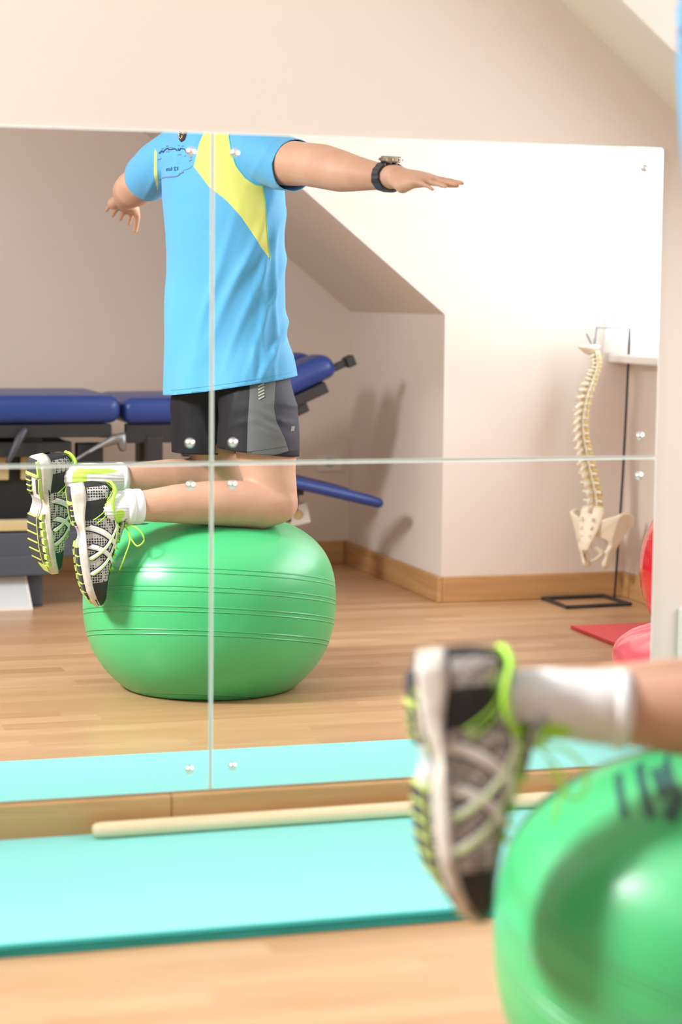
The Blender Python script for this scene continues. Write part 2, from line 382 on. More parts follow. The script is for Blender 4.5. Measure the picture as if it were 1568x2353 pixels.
bm = bmesh.new(); a, b = Vector((.611, -.052, .0345)), Vector((1.83, -.034, .0345))
loft(bm, [a, a+(b-a)*.004, a+(b-a)*.012, a+(b-a)*.5, b-(b-a)*.012, b-(b-a)*.004, b], [.009, .0125, .0138, .0138, .0138, .0125, .009], n=24)
tag(obj('wooden_stick', bm, m_stick, smooth=True), 'pale round wooden stick lying on the turquoise mat against the skirting', 'stick')
# ------------------------------------------------------------------ person coordinates
PC = Vector((1.18, -1.42, 0)); ES = Vector((.9725, .2328, 0)); ED = Vector((-.2328, .9725, 0))
def lean(z): t = max(0, min(1, (z-.78)/.40)); return .052*t*t*(3-2*t)      # the upper body leans towards the mirror
def B(s, d, z): return PC+ES*s+ED*(d+lean(z))+Vector((0, 0, z))
def inv(p): q = p-PC; return q.dot(ES), q.dot(ED)-lean(p.z), p.z
LV = Vector((.645, .764)); FV = Vector((.764, -.645))     # body's left and front in (s, d)
def BL(c, l, f, z): return B(c[0]+LV.x*l+FV.x*f, c[1]+LV.y*l+FV.y*f, z)
LW = (ES*LV.x+ED*LV.y); FWV = (ES*FV.x+ED*FV.y)
LEGL = [(.143, .12, .462, .052), (.105, .133, .457, .057), (.044, .155, .463, .056), (-.018, .175, .467, .053), (-.098, .205, .467, .046), (-.170, .225, .464, .037), (-.236, .245, .463, .033), (-.265, .252, .461, .031)]
LEGR = [(.030, -.115, .492, .054), (-.01, -.10, .496, .056), (-.06, -.08, .499, .054), (-.120, -.050, .499, .054), (-.175, -.022, .501, .048), (-.243, .015, .506, .036), (-.31, .050, .512, .032), (-.335, .058, .514, .030)]
# ------------------------------------------------------------------ green ball
BC = Vector((1.158, -1.404, .205)); BR = .310; BH = .222
def capsule_r(p, L):
    best = 1e9
    for a, b in zip(L, L[1:]):
        A = B(*a[:3]); Bb = B(*b[:3]); d = Bb-A; t = max(0, min(1, (p-A).dot(d)/d.length_squared)); q = A+d*t; r = a[3]*(1-t)+b[3]*t
        best = min(best, (p-q).length-r)
    return best
m_ball = mat('green_ball_vinyl', (.09, .63, .25), .36, spec=.55, coat=.3); n = N(m_ball)
tc = n.n('ShaderNodeTexCoord').outputs['Object']
ax = Vector((.09, -.20, 1)).normalized()
h = n.n('ShaderNodeVectorMath', {0: tc, 1: ax}, operation='DOT_PRODUCT').outputs['Value']
tot = None
for z0 in (.054, .010, -.037, -.090, -.235):
    for dz in (-.0052, .0052):
        dd = n.math('ABSOLUTE', n.math('SUBTRACT', h, z0+dz)); r_ = n.n('ShaderNodeMapRange', {'Value': dd, 'From Min': 0, 'From Max': .0022, 'To Min': 1, 'To Max': 0}).outputs[0]
        tot = r_ if tot is None else n.math('ADD', tot, r_)
n.bump(tot, .9, .0022)
n.col(n.mix(n.noise(tc, 5, 3), (.050, .47, .165), (.066, .53, .20)))
bm = bmesh.new(); NT, NP = 110, 192; rings = []
def bp(z):      # outline radius for height z in -1..1
    return (max(0, 1-abs(z)**(2.75 if z > 0 else 2.2)))**(1/(2.5 if z > 0 else 2.15))
for j in range(NT+1):
    z = -math.cos(math.pi*j/NT); 
    ring = []
    for i in range(NP):
        an = 2*math.pi*i/NP; r = BR*bp(z); ring.append(bm.verts.new(Vector((r*math.cos(an), r*math.sin(an), max((BH if z > 0 else .262)*z, -.2045)))))
    rings.append(ring)
for a, b in zip(rings, rings[1:]):
    for i in range(NP): bm.faces.new((a[i], a[(i+1) % NP], b[(i+1) % NP], b[i]))
bmesh.ops.remove_doubles(bm, verts=bm.verts, dist=1e-5)
for v in bm.verts:
    if v.co.z > .02:
        for _ in range(60):
            e = min(capsule_r(v.co+BC, LEGL), capsule_r(v.co+BC, LEGR))
            if e > .002: break
            v.co.z -= max(.001, (.002-e)*.6)
for _ in range(3): bmesh.ops.smooth_vert(bm, verts=[v for v in bm.verts if v.co.z > .08], factor=.4, use_axis_x=True, use_axis_y=True, use_axis_z=True)
ballbvh = BVHTree.FromBMesh(bm)
ball = obj('exercise_ball', bm, m_ball, smooth=True); ball.location = BC
tag(ball, 'large glossy green exercise ball squashed on the floor under the kneeling man', 'exercise ball')
# faded dark print on the camera side of the ball, near its top
bm = bmesh.new()
camdir = Vector((-.47, -.88, .10)).normalized(); rgt = Vector((.88, -.47, 0)).normalized(); upv = Vector((0, 0, 1))
def onball(u, v, off=.0012):
    o = rgt*u+upv*v+camdir*1.0; h_ = ballbvh.ray_cast(o, -camdir)
    return (h_[0]+h_[1]*off) if h_[0] is not None else None
def stroke_ball(a, b, w):
    a = Vector(a); b = Vector(b); d = (b-a).normalized(); nn = Vector((-d.y, d.x))*w/2; K = 10; prev = None
    for i in range(K+1):
        p = a+(b-a)*i/K; q = [onball(*(p+nn)), onball(*(p-nn))]
        if None in q: prev = None; continue
        cur = [bm.verts.new(x) for x in q]
        if prev: bm.faces.new((prev[0], prev[1], cur[1], cur[0]))
        prev = cur
for a, b, w in (((-.166, .198), (-.150, .165), .009), ((-.146, .212), (-.120, .168), .010), ((-.122, .214), (-.104, .190), .022), ((-.092, .194), (-.102, .168), .016)): stroke_ball(a, b, w)
obj('printed_mark', bm, mat('faded_dark_print', (.02, .10, .09), .5), ball, world=False)
# ------------------------------------------------------------------ person
def skin_mat():
    m = mat('skin', (.60, .34, .23), .5, spec=.35, sub=.15); n = N(m); v = n.coords()
    c = n.mix(n.ramp(n.noise(v, 14, 4), [(.35, (0, 0, 0)), (.7, (1, 1, 1))]), (.52, .30, .205), (.61, .365, .26)); n.col(c)
    n.bump(n.noise(n.coords((1, 1, 1)), 160, 3), .12, .001); return m
m_skin = skin_mat()
person = thing('person', 'man in blue and yellow sports shirt kneeling on the green ball with arms spread', 'person', (1.16, -1.41, .43))
bm = bmesh.new()
UPZ = (0, 0, 1)
# torso under the clothes, neck
TC = [(.030, 0), (.024, 0), (.018, 0), (.012, 0), (.006, 0), (.000, 0)]
loft(bm, [BL((.030, 0), 0, 0, .86), BL((.028, 0), 0, 0, .90), BL((.018, 0), 0, 0, 1.0), BL((.013, 0), 0, 0, 1.12), BL((.008, 0), 0, 0, 1.22), BL((.0, 0), 0, .0, 1.31), BL((.0, 0), 0, .008, 1.37), BL((0, 0), 0, .022, 1.44)],
     [(.125, .080), (.140, .090), (.142, .098), (.152, .102), (.150, .095), (.105, .075), (.060, .060), (.055, .058)], LW, 28, roundcap=(True, True))
# head
hc = BL((0, 0), 0, .045, 1.52)
g = bmesh.ops.create_icosphere(bm, subdivisions=4, radius=1)
for v in g['verts']:
    c = v.co.copy(); fx, lx, z = c.x, c.y, c.z
    jaw = 1-.28*max(0, -z)
    fx2 = fx*.098*(1.0+.05*(z < 0)); lx2 = lx*.076*jaw; z2 = z*.118
    if fx > 0: fx2 += .006*math.exp(-((z+.62)/.25)**2)*math.exp(-(lx/.4)**2)                # chin
    if fx > 0: fx2 -= .010*math.exp(-((z-.05)/.13)**2)*(math.exp(-((abs(lx)-.38)/.16)**2))    # eye sockets
    if fx > 0: fx2 += .004*math.exp(-((z-.25)/.12)**2)
    v.co = hc+FWV*fx2+LW*lx2+Vector((0, 0, z2))
loft(bm, [hc+FWV*.088+Vector((0, 0, .012)), hc+FWV*.108+Vector((0, 0, -.015)), hc+FWV*.100+Vector((0, 0, -.028))], [(.006, .007), (.010, .012), (.006, .013)], UPZ, 12, roundcap=(True, True))  # nose
loft(bm, [hc+FWV*.088-LW*.022+Vector((0, 0, -.055)), hc+FWV*.099+Vector((0, 0, -.053)), hc+FWV*.088+LW*.022+Vector((0, 0, -.055))], [.004, .007, .004], UPZ, 10, roundcap=(True, True))  # lips
for s in (-1, 1):
    e = hc+LW*s*.078-FWV*.006
    loft(bm, [e+Vector((0, 0, -.026)), e+LW*s*.008+Vector((0, 0, .002))-FWV*.002, e+LW*s*.010+Vector((0, 0, .028))-FWV*.006], [(.005, .008), (.005, .015), (.005, .010)], LW, 12, roundcap=(True, True))
# arms (centre s, d, z, radius)
ARML = [(.085, .10, 1.295, .056), (.125, .155, 1.278, .055), (.157, .20, 1.260, .053), (.197, .26, 1.254, .049), (.234, .315, 1.246, .050), (.274, .37, 1.232, .046), (.300, .403, 1.226, .040), (.325, .437, 1.221, .034), (.353, .480, 1.216, .029), (.383, .530, 1.212, .026)]
ARMR = [(-.08, -.10, 1.305, .056), (-.12, -.16, 1.285, .055), (-.16, -.235, 1.255, .050), (-.190, -.300, 1.240, .047), (-.215, -.37, 1.226, .047), (-.228, -.43, 1.222, .043), (-.238, -.50, 1.214, .035), (-.243, -.56, 1.209, .029), (-.245, -.60, 1.206, .026)]
for A in (ARML, ARMR):
    loft(bm, [B(*a[:3]) for a in A], [(a[3], a[3]*(1.08 if i < 7 else 1.2)) for i, a in enumerate(A)], UPZ, 20, roundcap=(True, True))
# legs
loft(bm, [B(.080, .060, .84), B(.090, .070, .78), B(.105, .083, .68), B(.117, .094, .58), B(.126, .104, .52), B(.142, .115, .47)], [(.055, .060), (.062, .070), (.075, .078), (.0735, .076), (.064, .066), (.052, .054)], ES, 24, roundcap=(True, True))
loft(bm, [B(*a[:3]) for a in LEGL], [a[3] for a in LEGL], UPZ, 22, roundcap=(True, True))
loft(bm, [B(-.022, -.060, .84), B(-.028, -.070, .78), B(-.022, -.080, .68), B(-.010, -.090, .58), B(.004, -.102, .53), B(.022, -.112, .50)], [(.055, .060), (.062, .070), (.070, .076), (.061, .068), (.058, .060), (.052, .054)], ES, 24, roundcap=(True, True))
loft(bm, [B(*a[:3]) for a in LEGR], [a[3] for a in LEGR], UPZ, 22, roundcap=(True, True))
# hands: local frame H (towards the fingertips), T (towards the thumb), U (back of the hand)
def hand(bm, wr, H, T, droop, spread, thumb, fat=1.0):
    H = Vector(H).normalized(); T = Vector(T); T = (T-H*T.dot(H)).normalized(); U = H.cross(T)
    if U.z < 0: U = -U
    P = lambda h, t, u: wr+H*h+T*t+U*u
    loft(bm, [P(-.01, 0, 0), P(.015, .002, 0), P(.045, .001, -.001), P(.075, -.001, .001), P(.094, -.002, .001)], [(.024, .018), (.030, .020), (.038, .0205), (.0395, .0160), (.037, .0120)], T, 20, roundcap=(True, True))
    loft(bm, [P(.010, -.022, -.004), P(.045, -.028, -.012), P(.075, -.030, -.004)], [.012, .017, .011], T, 12, roundcap=(True, True))   # heel of the hand
    loft(bm, [P(.010, .018, -.004), P(.040, .032, -.008), P(.058, .037, -.006)], [.012, .015, .010], T, 12, roundcap=(True, True))        # thumb ball
    for k, (t, ln, r) in enumerate(((.0295, .072, .0078), (.0100, .080, .0082), (-.0100, .074, .0078), (-.0290, .058, .0068))):
        a0 = spread*(1.3-k)*.10; d1, d2, d3 = droop[k]; r = r*fat; p = P(.086, t, .001); q = [p]; ang = 0; rr = [r]
        for f, dd in ((.45, d1), (.30, d2), (.25, d3)):
            ang += dd; p = p+(H*math.cos(ang)+T*math.sin(a0)-U*math.sin(ang)).normalized()*ln*f; q.append(p); rr.append(r*(.96-.09*len(rr)))
        loft(bm, q, rr, T, 10, roundcap=(True, True))
    b0 = P(.040, .034, -.006); q = [b0]
    for a_, u_, l_ in thumb: b0 = b0+(H*math.cos(a_)+T*math.sin(a_)+U*u_).normalized()*l_; q.append(b0)
    loft(bm, q, [.0115, .0098, .0088, .0074][:len(q)], T, 10, roundcap=(True, True))
wl = B(.383, .530, 1.212)
hd = ES*.655+ED*.75+Vector((0, 0, -.13))
hand(bm, wl, hd, ES*.75-ED*.65+Vector((0, 0, .16)), ((.02, .04, .02), (.0, .03, .03), (.02, .05, .05), (.08, .1, .08)), .9, ((.45, -.1, .035), (.2, -.05, .030), (.1, 0, .022)))
wr_ = B(-.245, -.600, 1.206)
hand(bm, wr_, ES*-.16-ED*.96+Vector((0, 0, -.13)), ES*.93-ED*.1+Vector((0, 0, -.36)), ((.25, .15, .1), (.16, .15, .1), (.2, .15, .1), (.22, .15, .1)), .6, ((.4, -.35, .030), (.3, -.7, .028), (.25, -.9, .022)), 1.12)
b2 = voxel(bm, .0042, 5)
body = obj('body', b2, m_skin, person, smooth=True)
# hair and eyes on the head
m_hair = mat('dark_brown_hair', (.045, .028, .018), .55)
bm = bmesh.new(); bmesh.ops.create_icosphere(bm, subdivisions=4, radius=1)
dl = []
for v in bm.verts:
    c = v.co.copy()
    if (c.z < .28 and c.x > .1) or c.z < -.45 or (c.x > .55 and c.z < .55): dl.append(v)
    k = 1+.03*noise.noise(c*9)
    v.co = hc+FWV*c.x*.104*k+LW*c.y*.0815*k+Vector((0, 0, c.z*.1245*k+.001))
bmesh.ops.delete(bm, geom=dl, context='VERTS'); bmesh.ops.solidify(bm, geom=bm.faces[:], thickness=.004)
obj('hair', bm, m_hair, person, smooth=True)
for s in (-1, 1):
    bm = bmesh.new(); e = hc+FWV*.081+LW*s*.030+Vector((0, 0, .008))
    g = bmesh.ops.create_uvsphere(bm, u_segments=16, v_segments=10, radius=.0115)
    for v in g['verts']: v.co = v.co+e
    for f in bm.faces: f.material_index = 1 if (f.calc_center_median()-e).normalized().dot(FWV) > .86 else 0
    obj('eye', bm, [mat('eye_white', (.8, .78, .75), .2), mat('iris', (.05, .03, .02), .2)], person, smooth=True)

# ---- shirt
def fabric(name, c, attr=None, c2=None, rough=.62, sheen=.15, weave=900, attr2=None, c3=None):
    m = mat(name, c, rough, spec=.3, sheen=sheen); n = N(m); cc = None
    if attr: cc = n.mix(step(n, n.attr(attr)), c, c2); n.col(cc)
    if attr2: n.col(n.mix(step(n, n.attr(attr2)), cc, c3))
    n.bump(n.noise(n.coords((1, 1, .6)), weave, 1), .15, .0006); return m
def attrib(o, name, fn):
    a = o.data.attributes.new(name, 'FLOAT', 'POINT'); mw = chain(o) if o.parent is None else chain(o)
    a.data.foreach_set('value', [fn(mw @ v.co) for v in o.data.vertices])
def open_at(bm, cen, nrm, rad):
    cen = Vector(cen); nrm = Vector(nrm).normalized()
    fs = [f for f in bm.faces if (f.calc_center_median()-cen).length < rad]
    geom = list({v for f in fs for v in f.verts})+list({e for f in fs for e in f.edges})+fs
    bmesh.ops.bisect_plane(bm, geom=geom, plane_co=cen, plane_no=nrm, clear_outer=True)
bm = bmesh.new()
rows = [(.70, .032, .163), (.74, .031, .162), (.80, .0245, .157), (.85, .018, .1505), (.90, .016, .1475), (.95, .016, .1450), (1.0, .017, .1425), (1.05, .0165, .1425), (1.10, .014, .1430), (1.15, .013, .1465), (1.20, .010, .1475), (1.25, .006, .145), (1.285, .0, .138), (1.32, -.0, .126), (1.35, .0, .108), (1.375, 0, .084), (1.395, 0, .064), (1.415, 0, .056)]
loft(bm, [BL((s, 0), 0, .0 if z < 1.3 else .008, z) for z, s, w in rows], [(w*1.213, w*.82) if z < 1.3 else (w*1.22, w*.78) if z < 1.37 else (w*1.05, w*.95) for z, s, w in rows], LW, 40)
SLL = [B(.055, .07, 1.295), B(.10, .12, 1.285), B(.138, .168, 1.268), B(.168, .208, 1.256), B(.186, .232, 1.253)]
loft(bm, SLL, [(.062, .07), (.066, .07), (.064, .068), (.060, .065), (.060, .065)], UPZ, 28)
SLR = [B(-.055, -.07, 1.305), B(-.10, -.12, 1.295), B(-.142, -.175, 1.272), B(-.170, -.238, 1.249), B(-.182, -.268, 1.244)]
loft(bm, SLR, [(.062, .07), (.066, .07), (.063, .068), (.060, .064), (.060, .064)], UPZ, 28)
sb = voxel(bm, .0062, 7)
open_at(sb, B(.03, 0, .738), ES*.17+Vector((0, 0, -1)), .30)
open_at(sb, B(.174, .216, 1.254), (SLL[-1]-SLL[-2]).normalized()+Vector((0, 0, -.06)), .10)
open_at(sb, B(-.172, -.245, 1.248), (SLR[-1]-SLR[-2]), .10)
open_at(sb, B(0, 0, 1.402), (0, 0, 1), .12)
sb.normal_update()
def ridge(t, w): return math.exp(-(t/w)**2)
for v in sb.verts:
    s, d, z = inv(v.co); nrm = v.normal; h = 0
    lf = (s*LV.x+d*LV.y)
    # long diagonal folds across the back from the right shoulder blade down to the left of the waist
    for (a, zz, k, w, am) in ((.055, 1.02, .42, .013, .0045), (.095, .99, .40, .010, .0035), (-.01, .97, .30, .012, .0030), (.125, .94, .34, .008, .0035), (.15, .86, .5, .009, .004)):
        t = (s-a)-k*(z-zz)*1.0+.012*noise.noise(Vector((z*6, a*20, 3)))
        env = max(0, 1-abs(z-zz)/.24)
        h += am*ridge(t, w)*env*2.3
    for (a, w, am, z0, z1) in ((.105, .007, .003, .74, 1.08), (.132, .006, .0035, .74, 1.12), (.085, .006, .0025, .74, .86), (.118, .006, .003, .74, .84)):
        t = s-a+.010*noise.noise(Vector((z*9, a*50, 1))); env = max(0, min(1, (z-z0)/.03))*max(0, min(1, (z1-z)/.05)); h += 1.7*am*ridge(t, w)*env
    # sleeve and armpit creases
    for (a, zz, k, w, am) in ((.13, 1.24, -.5, .006, .0035), (.155, 1.25, -.25, .006, .003), (.10, 1.27, .6, .006, .003), (-.09, 1.28, .5, .007, .003), (-.06, 1.30, .5, .006, .003), (-.155, 1.24, .6, .007, .0035)):
        t = (s-a)-k*(z-zz); h += am*ridge(t, w)*max(0, 1-abs(z-zz)/.07)
    h += .0035*noise.noise(Vector((s*7, d*7, z*4)))+.0012*noise.noise(Vector((s*24, d*24, z*10)))
    if z < .95: h += .004*math.sin(lf*46+2*math.sin(z*12))*(.95-z)/.25
    v.co += nrm*h
bmesh.ops.smooth_vert(sb, verts=[v for v in sb.verts if not v.is_boundary], factor=.4, use_axis_x=True, use_axis_y=True, use_axis_z=True)
shirtbvh = BVHTree.FromBMesh(sb)
bmesh.ops.solidify(sb, geom=sb.faces[:], thickness=.0018)
YEL = [(-.018, 1.372), (-.031, 1.345), (-.045, 1.310), (-.058, 1.255), (-.022, 1.207), (.018, 1.176), (.052, 1.139), (.081, 1.098), (.102, 1.066), (.122, 1.040), (.117, 1.080), (.112, 1.128), (.109, 1.175), (.103, 1.210), (.085, 1.212), (.062, 1.227), (.040, 1.255), (.029, 1.288), (.024, 1.320), (.024, 1.352), (.022, 1.372)]
YEL2 = [(-.155, 1.308), (-.149, 1.300), (-.150, 1.262), (-.147, 1.224), (-.150, 1.205), (-.157, 1.25)]
def yel(p):
    s, d, z = inv(p)
    if d-0.2*s < -.16 or (s*FV.x+d*FV.y) > .02: return -.01
    return max(sdpoly(s, z, YEL), sdpoly(s, z, YEL2) if d < .02 else -.01)
m_shirt = fabric('blue_sports_fabric', (.09, .37, .66), 'yellow', (.64, .66, .16))
shirt = obj('shirt', sb, m_shirt, person, smooth=True); attrib(shirt, 'yellow', yel)
def onshirt(s, z, off=.0012):
    h_ = shirtbvh.ray_cast(B(s, 1.0, z), -ED)
    return h_[0]+h_[1]*off if h_[0] is not None else None
def ribbon(bm, P, w, proj_=onshirt, off=.0015, step_=.002):
    prev = None
    for (a, b) in zip(P, P[1:]):
        A = Vector(a); D = Vector(b)-A; L = D.length
        if L < 1e-6: continue
        nn = Vector((-D.y, D.x))/L*w/2; K = max(1, int(L/step_)); 
        for i in range(K+1):
            q = A+D*i/K; c = [proj_(q.x+nn.x, q.y+nn.y, off), proj_(q.x-nn.x, q.y-nn.y, off)]
            if None in c: prev = None; continue
            cur = [bm.verts.new(x) for x in c]
            if prev is not None: bm.faces.new((prev[0], prev[1], cur[1], cur[0]))
            prev = cur
m_print = mat('navy_print', (.012, .06, .16), .5); m_print2 = mat('grey_print', (.14, .20, .38), .5)
m_seam = mat('green_seam_thread', (.12, .52, .40), .6)
bm = bmesh.new()
PX = lambda x, y: (-.000+(x-500)/931.0, 1.354-(y-300)/955.0)       # photo-measured layout of the print, in metres on the back
ribbon(bm, [PX(*q) for q in ((367, 356), (374, 350), (377, 355), (381, 350), (387, 348), (391, 353), (398, 353), (404, 352), (410, 357))], .0030)
ribbon(bm, [PX(*q) for q in ((412, 352), (414, 358), (418, 353), (426, 355), (429, 361), (432, 361), (436, 367), (441, 370))], .0024)
obj('printed_profile_line', bm, m_print, shirt)
for a, b in (((372, 346), (378, 345)), ((384, 342), (389, 342)), ((390, 347), (400, 349)), ((384, 357), (392, 358)), ((411, 346), (415, 345)), ((419, 348), (424, 347)), ((410, 367), (418, 366)), ((363, 369), (373, 368)), ((426, 371), (428, 369)), ((438, 374), (442, 373)), ((436, 382), (442, 379)), ((440, 361), (441, 360))):
    bm = bmesh.new(); ribbon(bm, [PX(*a), PX(*b)], .0018); obj('printed_caption', bm, m_print2, shirt)
bm = bmesh.new(); ribbon(bm, [PX(*q) for q in ((365, 413), (390, 414), (408, 414), (413, 412), (416, 408), (421, 407), (423, 403))], .0028)
ribbon(bm, [PX(*q) for q in ((423, 401), (432, 400), (438, 397), (444, 392))], .0010)
obj('printed_underline', bm, m_print2, shirt)
def shirt_text(txt, s0, z0, size, name, m):
    cu = bpy.data.curves.new('t', 'FONT'); cu.body = txt; cu.size = size; cu.resolution_u = 3; cu.offset = .0001; to = bpy.data.objects.new('t', cu); COL.objects.link(to)
    me = bpy.data.meshes.new_from_object(to.evaluated_get(bpy.context.evaluated_depsgraph_get())); bpy.data.objects.remove(to)
    b = bmesh.new(); b.from_mesh(me); bmesh.ops.subdivide_edges(b, edges=b.edges[:], cuts=1)
    for v in b.verts:
        q = onshirt(s0-v.co.x, z0+v.co.y+v.co.x*.05, .0015)
        if q: v.co = q
    obj(name, b, m, shirt)
shirt_text('12 km', PX(414, 0)[0], PX(0, 401.5)[1], .0125, 'printed_distance', m_print)
# leaf shaped emblem below the collar
bm = bmesh.new()
L1 = [(418, 338), (413, 330), (411, 322), (412, 314), (414, 306), (418, 298), (424, 292), (434, 292), (433, 303), (431, 316), (428, 328), (426, 334)]
cs, cz = PX(421, 315); ring = [onshirt(*PX(*q), .0013) for q in L1]; ctr = bm.verts.new(onshirt(cs, cz, .0018) or B(cs, .12, cz)); rv = [bm.verts.new(q) for q in ring if q is not None]
for i in range(len(rv)): bm.faces.new((ctr, rv[i], rv[(i+1) % len(rv)]))
em = obj('printed_emblem', bm, mat('black_print', (.02, .015, .025), .5), shirt)
bm = bmesh.new(); ribbon(bm, [PX(*q) for q in ((415, 329), (413, 320), (414, 311), (417, 303))], .0012, off=.003)
for k, (x, y) in enumerate(((415, 305), (416, 311), (414, 316), (414, 321), (421, 317))): ribbon(bm, [PX(x, y), PX(x+2.5, y+.6)], .0022, off=.0032)
ribbon(bm, [PX(416, 326), PX(419, 332)], .0010, off=.003); ribbon(bm, [PX(419, 322), PX(421, 329)], .0010, off=.003); ribbon(bm, [PX(424, 300), PX(427, 312), PX(421, 330)], .0009, off=.003)
obj('emblem_pattern', bm, mat('gold_print', (.55, .50, .22), .5), shirt)
# seam along the sleeve edge of the yellow panel
bm = bmesh.new()
for P in (YEL[9:20],): ribbon(bm, P, .0022, off=.0010)
obj('panel_seam', bm, m_seam, shirt)
# hem stitching lines
bm = bmesh.new()
for off in (.012,):
    P = [(.03+(k/60-.5)*.29, .738+.17*((k/60-.5)*.29)+off) for k in range(61)]; ribbon(bm, P, .0011, off=.0009)
obj('hem_stitch', bm, mat('blue_thread', (.07, .30, .56), .6), shirt)

# ---- shorts
bm = bmesh.new()
loft(bm, [B(.028, 0, .80), B(.028, 0, .86)], [(.168, .115)]*2, LW, 36)
loft(bm, [B(.030, 0, .88), B(.030, 0, .82), B(.030, 0, .74)], [(.158, .106), (.164, .110), (.150, .108)], LW, 36)
loft(bm, [BL((.030, 0), .075, 0, .82), BL((.034, 0), .080, 0, .74), B(.097, .080, .68), B(.0985, .085, .62), B(.099, .088, .565)], [(.088, .098), (.091, .100), (.095, .100), (.0985, .100), (.0995, .099)], ES, 32)
loft(bm, [BL((.030, 0), -.075, 0, .82), BL((.028, 0), -.080, 0, .74), B(-.031, -.078, .68), B(-.028, -.083, .62), B(-.026, -.086, .55)], [(.086, .098), (.088, .100), (.089, .100), (.088, .100), (.086, .098)], ES, 32)
hb = voxel(bm, .0060, 4)
open_at(hb, B(.099, .088, .583), (-.10*ES.x, -.10*ES.y, -1), .125)
open_at(hb, B(-.026, -.086, .569), (0, 0, -1), .115)
hb.normal_update()
for v in hb.verts:
    s, d, z = inv(v.co); h = 0
    for (a, zz, k, w, am) in ((.11, .68, -1.6, .006, .003), (.12, .65, -1.2, .006, .0035), (.13, .63, -1.8, .005, .0025), (.07, .66, 2.5, .008, .002), (.15, .66, -2.0, .006, .003), (.165, .70, -2.4, .006, .003), (.03, .66, .25, .010, .003), (-.03, .64, -.35, .010, .004)):
        t = (z-zz)-(s-a)/max(.01, abs(k))*(-1 if k < 0 else 1)*.6 if abs(k) > .5 else (s-a)-k*(z-zz)
        h += am*ridge(t, w)*max(0, 1-abs(s-a)/.05)
    h += .003*noise.noise(Vector((s*14, d*14, z*9)))
    v.co += v.normal*h
shortbvh = BVHTree.FromBMesh(hb)
bmesh.ops.solidify(hb, geom=hb.faces[:], thickness=.0015)
QX = lambda x, y: (.097+(x-590)/968.0, .59-(y-1030)/968.0)
GREY = [QX(*q) for q in ((570, 850), (569, 900), (565, 960), (563, 1045), (600, 1045), (660, 1030), (650, 1000), (630, 960), (625, 930), (628, 890), (630, 850))]
DARKG = [QX(*q) for q in ((631, 850), (629, 890), (626, 930), (631, 960), (651, 1000), (661, 1030), (700, 1030), (700, 850))]
m_short = fabric('black_running_shorts', (.010, .010, .013), 'grey', (.13, .138, .143), rough=.6, sheen=0, attr2='dark', c3=(.032, .032, .048))
shorts = obj('shorts', hb, m_short, person, smooth=True)
attrib(shorts, 'grey', lambda p: sdpoly(inv(p)[0], inv(p)[2], GREY) if inv(p)[1] > .06 else -.01)
attrib(shorts, 'dark', lambda p: sdpoly(inv(p)[0], inv(p)[2], DARKG) if inv(p)[1] > -.0 else -.01)
def onshort(s, z, off=.001):
    h_ = shortbvh.ray_cast(B(s, 1.0, z), -ED); return h_[0]+h_[1]*off if h_[0] is not None else None
bm = bmesh.new()
m_refl = mat('reflective_grey', (.42, .44, .36), .4)
for k in range(5): ribbon(bm, [QX(588+k*.3, 883+k*7), QX(602, 876+k*7)], .0035, onshort)
obj('reflective_mark', bm, m_refl, shorts); bm = bmesh.new()
for k in range(4): ribbon(bm, [QX(664+k*2.2, 985), QX(666+k*2.2, 974)], .0012, onshort)
obj('printed_logo', bm, m_refl, shorts)
bm = bmesh.new(); ribbon(bm, [QX(x, 1037-6-(x-565)*.13) for x in range(502, 680, 6)], .0008, onshort)
obj('hem_stitch', bm, m_black, shorts)

# ---- watch on the left wrist
wa = B(.353, .480, 1.216); wb = B(.383, .530, 1.212); wdir = (wb-wa).normalized(); wc = wa+(wb-wa)*.45
bm = bmesh.new(); a_, b_ = frame_of(wdir, Vector((0, 0, 1))); K = 40; prev = None; first = None
for k in range(K):
    an = 2*math.pi*k/K; ra, rb = .0305, .0345; w = .011+.0022*(abs(math.sin(an*7)) > .6)
    if math.cos(an) < -.3: w = .0135
    t = .0032 if math.sin(an*9) > -.3 else .0022
    o1 = wc+a_*ra*math.cos(an)+b_*rb*math.sin(an); nr = (a_*math.cos(an)/ra+b_*math.sin(an)/rb).normalized()
    cur = [bm.verts.new(o1+wdir*w-nr*.002), bm.verts.new(o1+wdir*w+nr*t), bm.verts.new(o1-wdir*w+nr*t), bm.verts.new(o1-wdir*w-nr*.002)]
    if prev:
        for i in range(4): bm.faces.new((prev[i], prev[(i+1) % 4], cur[(i+1) % 4], cur[i]))
    else: first = cur
    prev = cur
for i in range(4): bm.faces.new((prev[i], prev[(i+1) % 4], first[(i+1) % 4], first[i]))
watch = obj('wristwatch', bm, mat('black_resin_strap', (.022, .026, .034), .35), person, smooth=False)
bm = bmesh.new(); cc = wc+a_*.0335+wdir*.006
Mw = Matrix((wdir, b_, a_)).transposed().to_4x4(); Mw.translation = cc
lathe(bm, [(0, -.003), (.021, -.003), (.0235, 0), (.0235, .006), (.021, .010), (.019, .0105)], 28)
for k in range(8):
    an = k*math.pi/4+.3; vs = bmesh.ops.create_cube(bm, size=.005)['verts']
    for v in vs: v.co += Vector((.0235*math.cos(an), .0235*math.sin(an), .003))
for v in bm.verts: v.co = Mw @ v.co
obj('watch_case', bm, mat('watch_steel', (.45, .42, .36), .22, 1.0), watch)
bm = bmesh.new(); lathe(bm, [(0, .0095), (.0185, .0095)], 28)
for v in bm.verts: v.co = Mw @ v.co
obj('watch_dial', bm, m_black, watch)

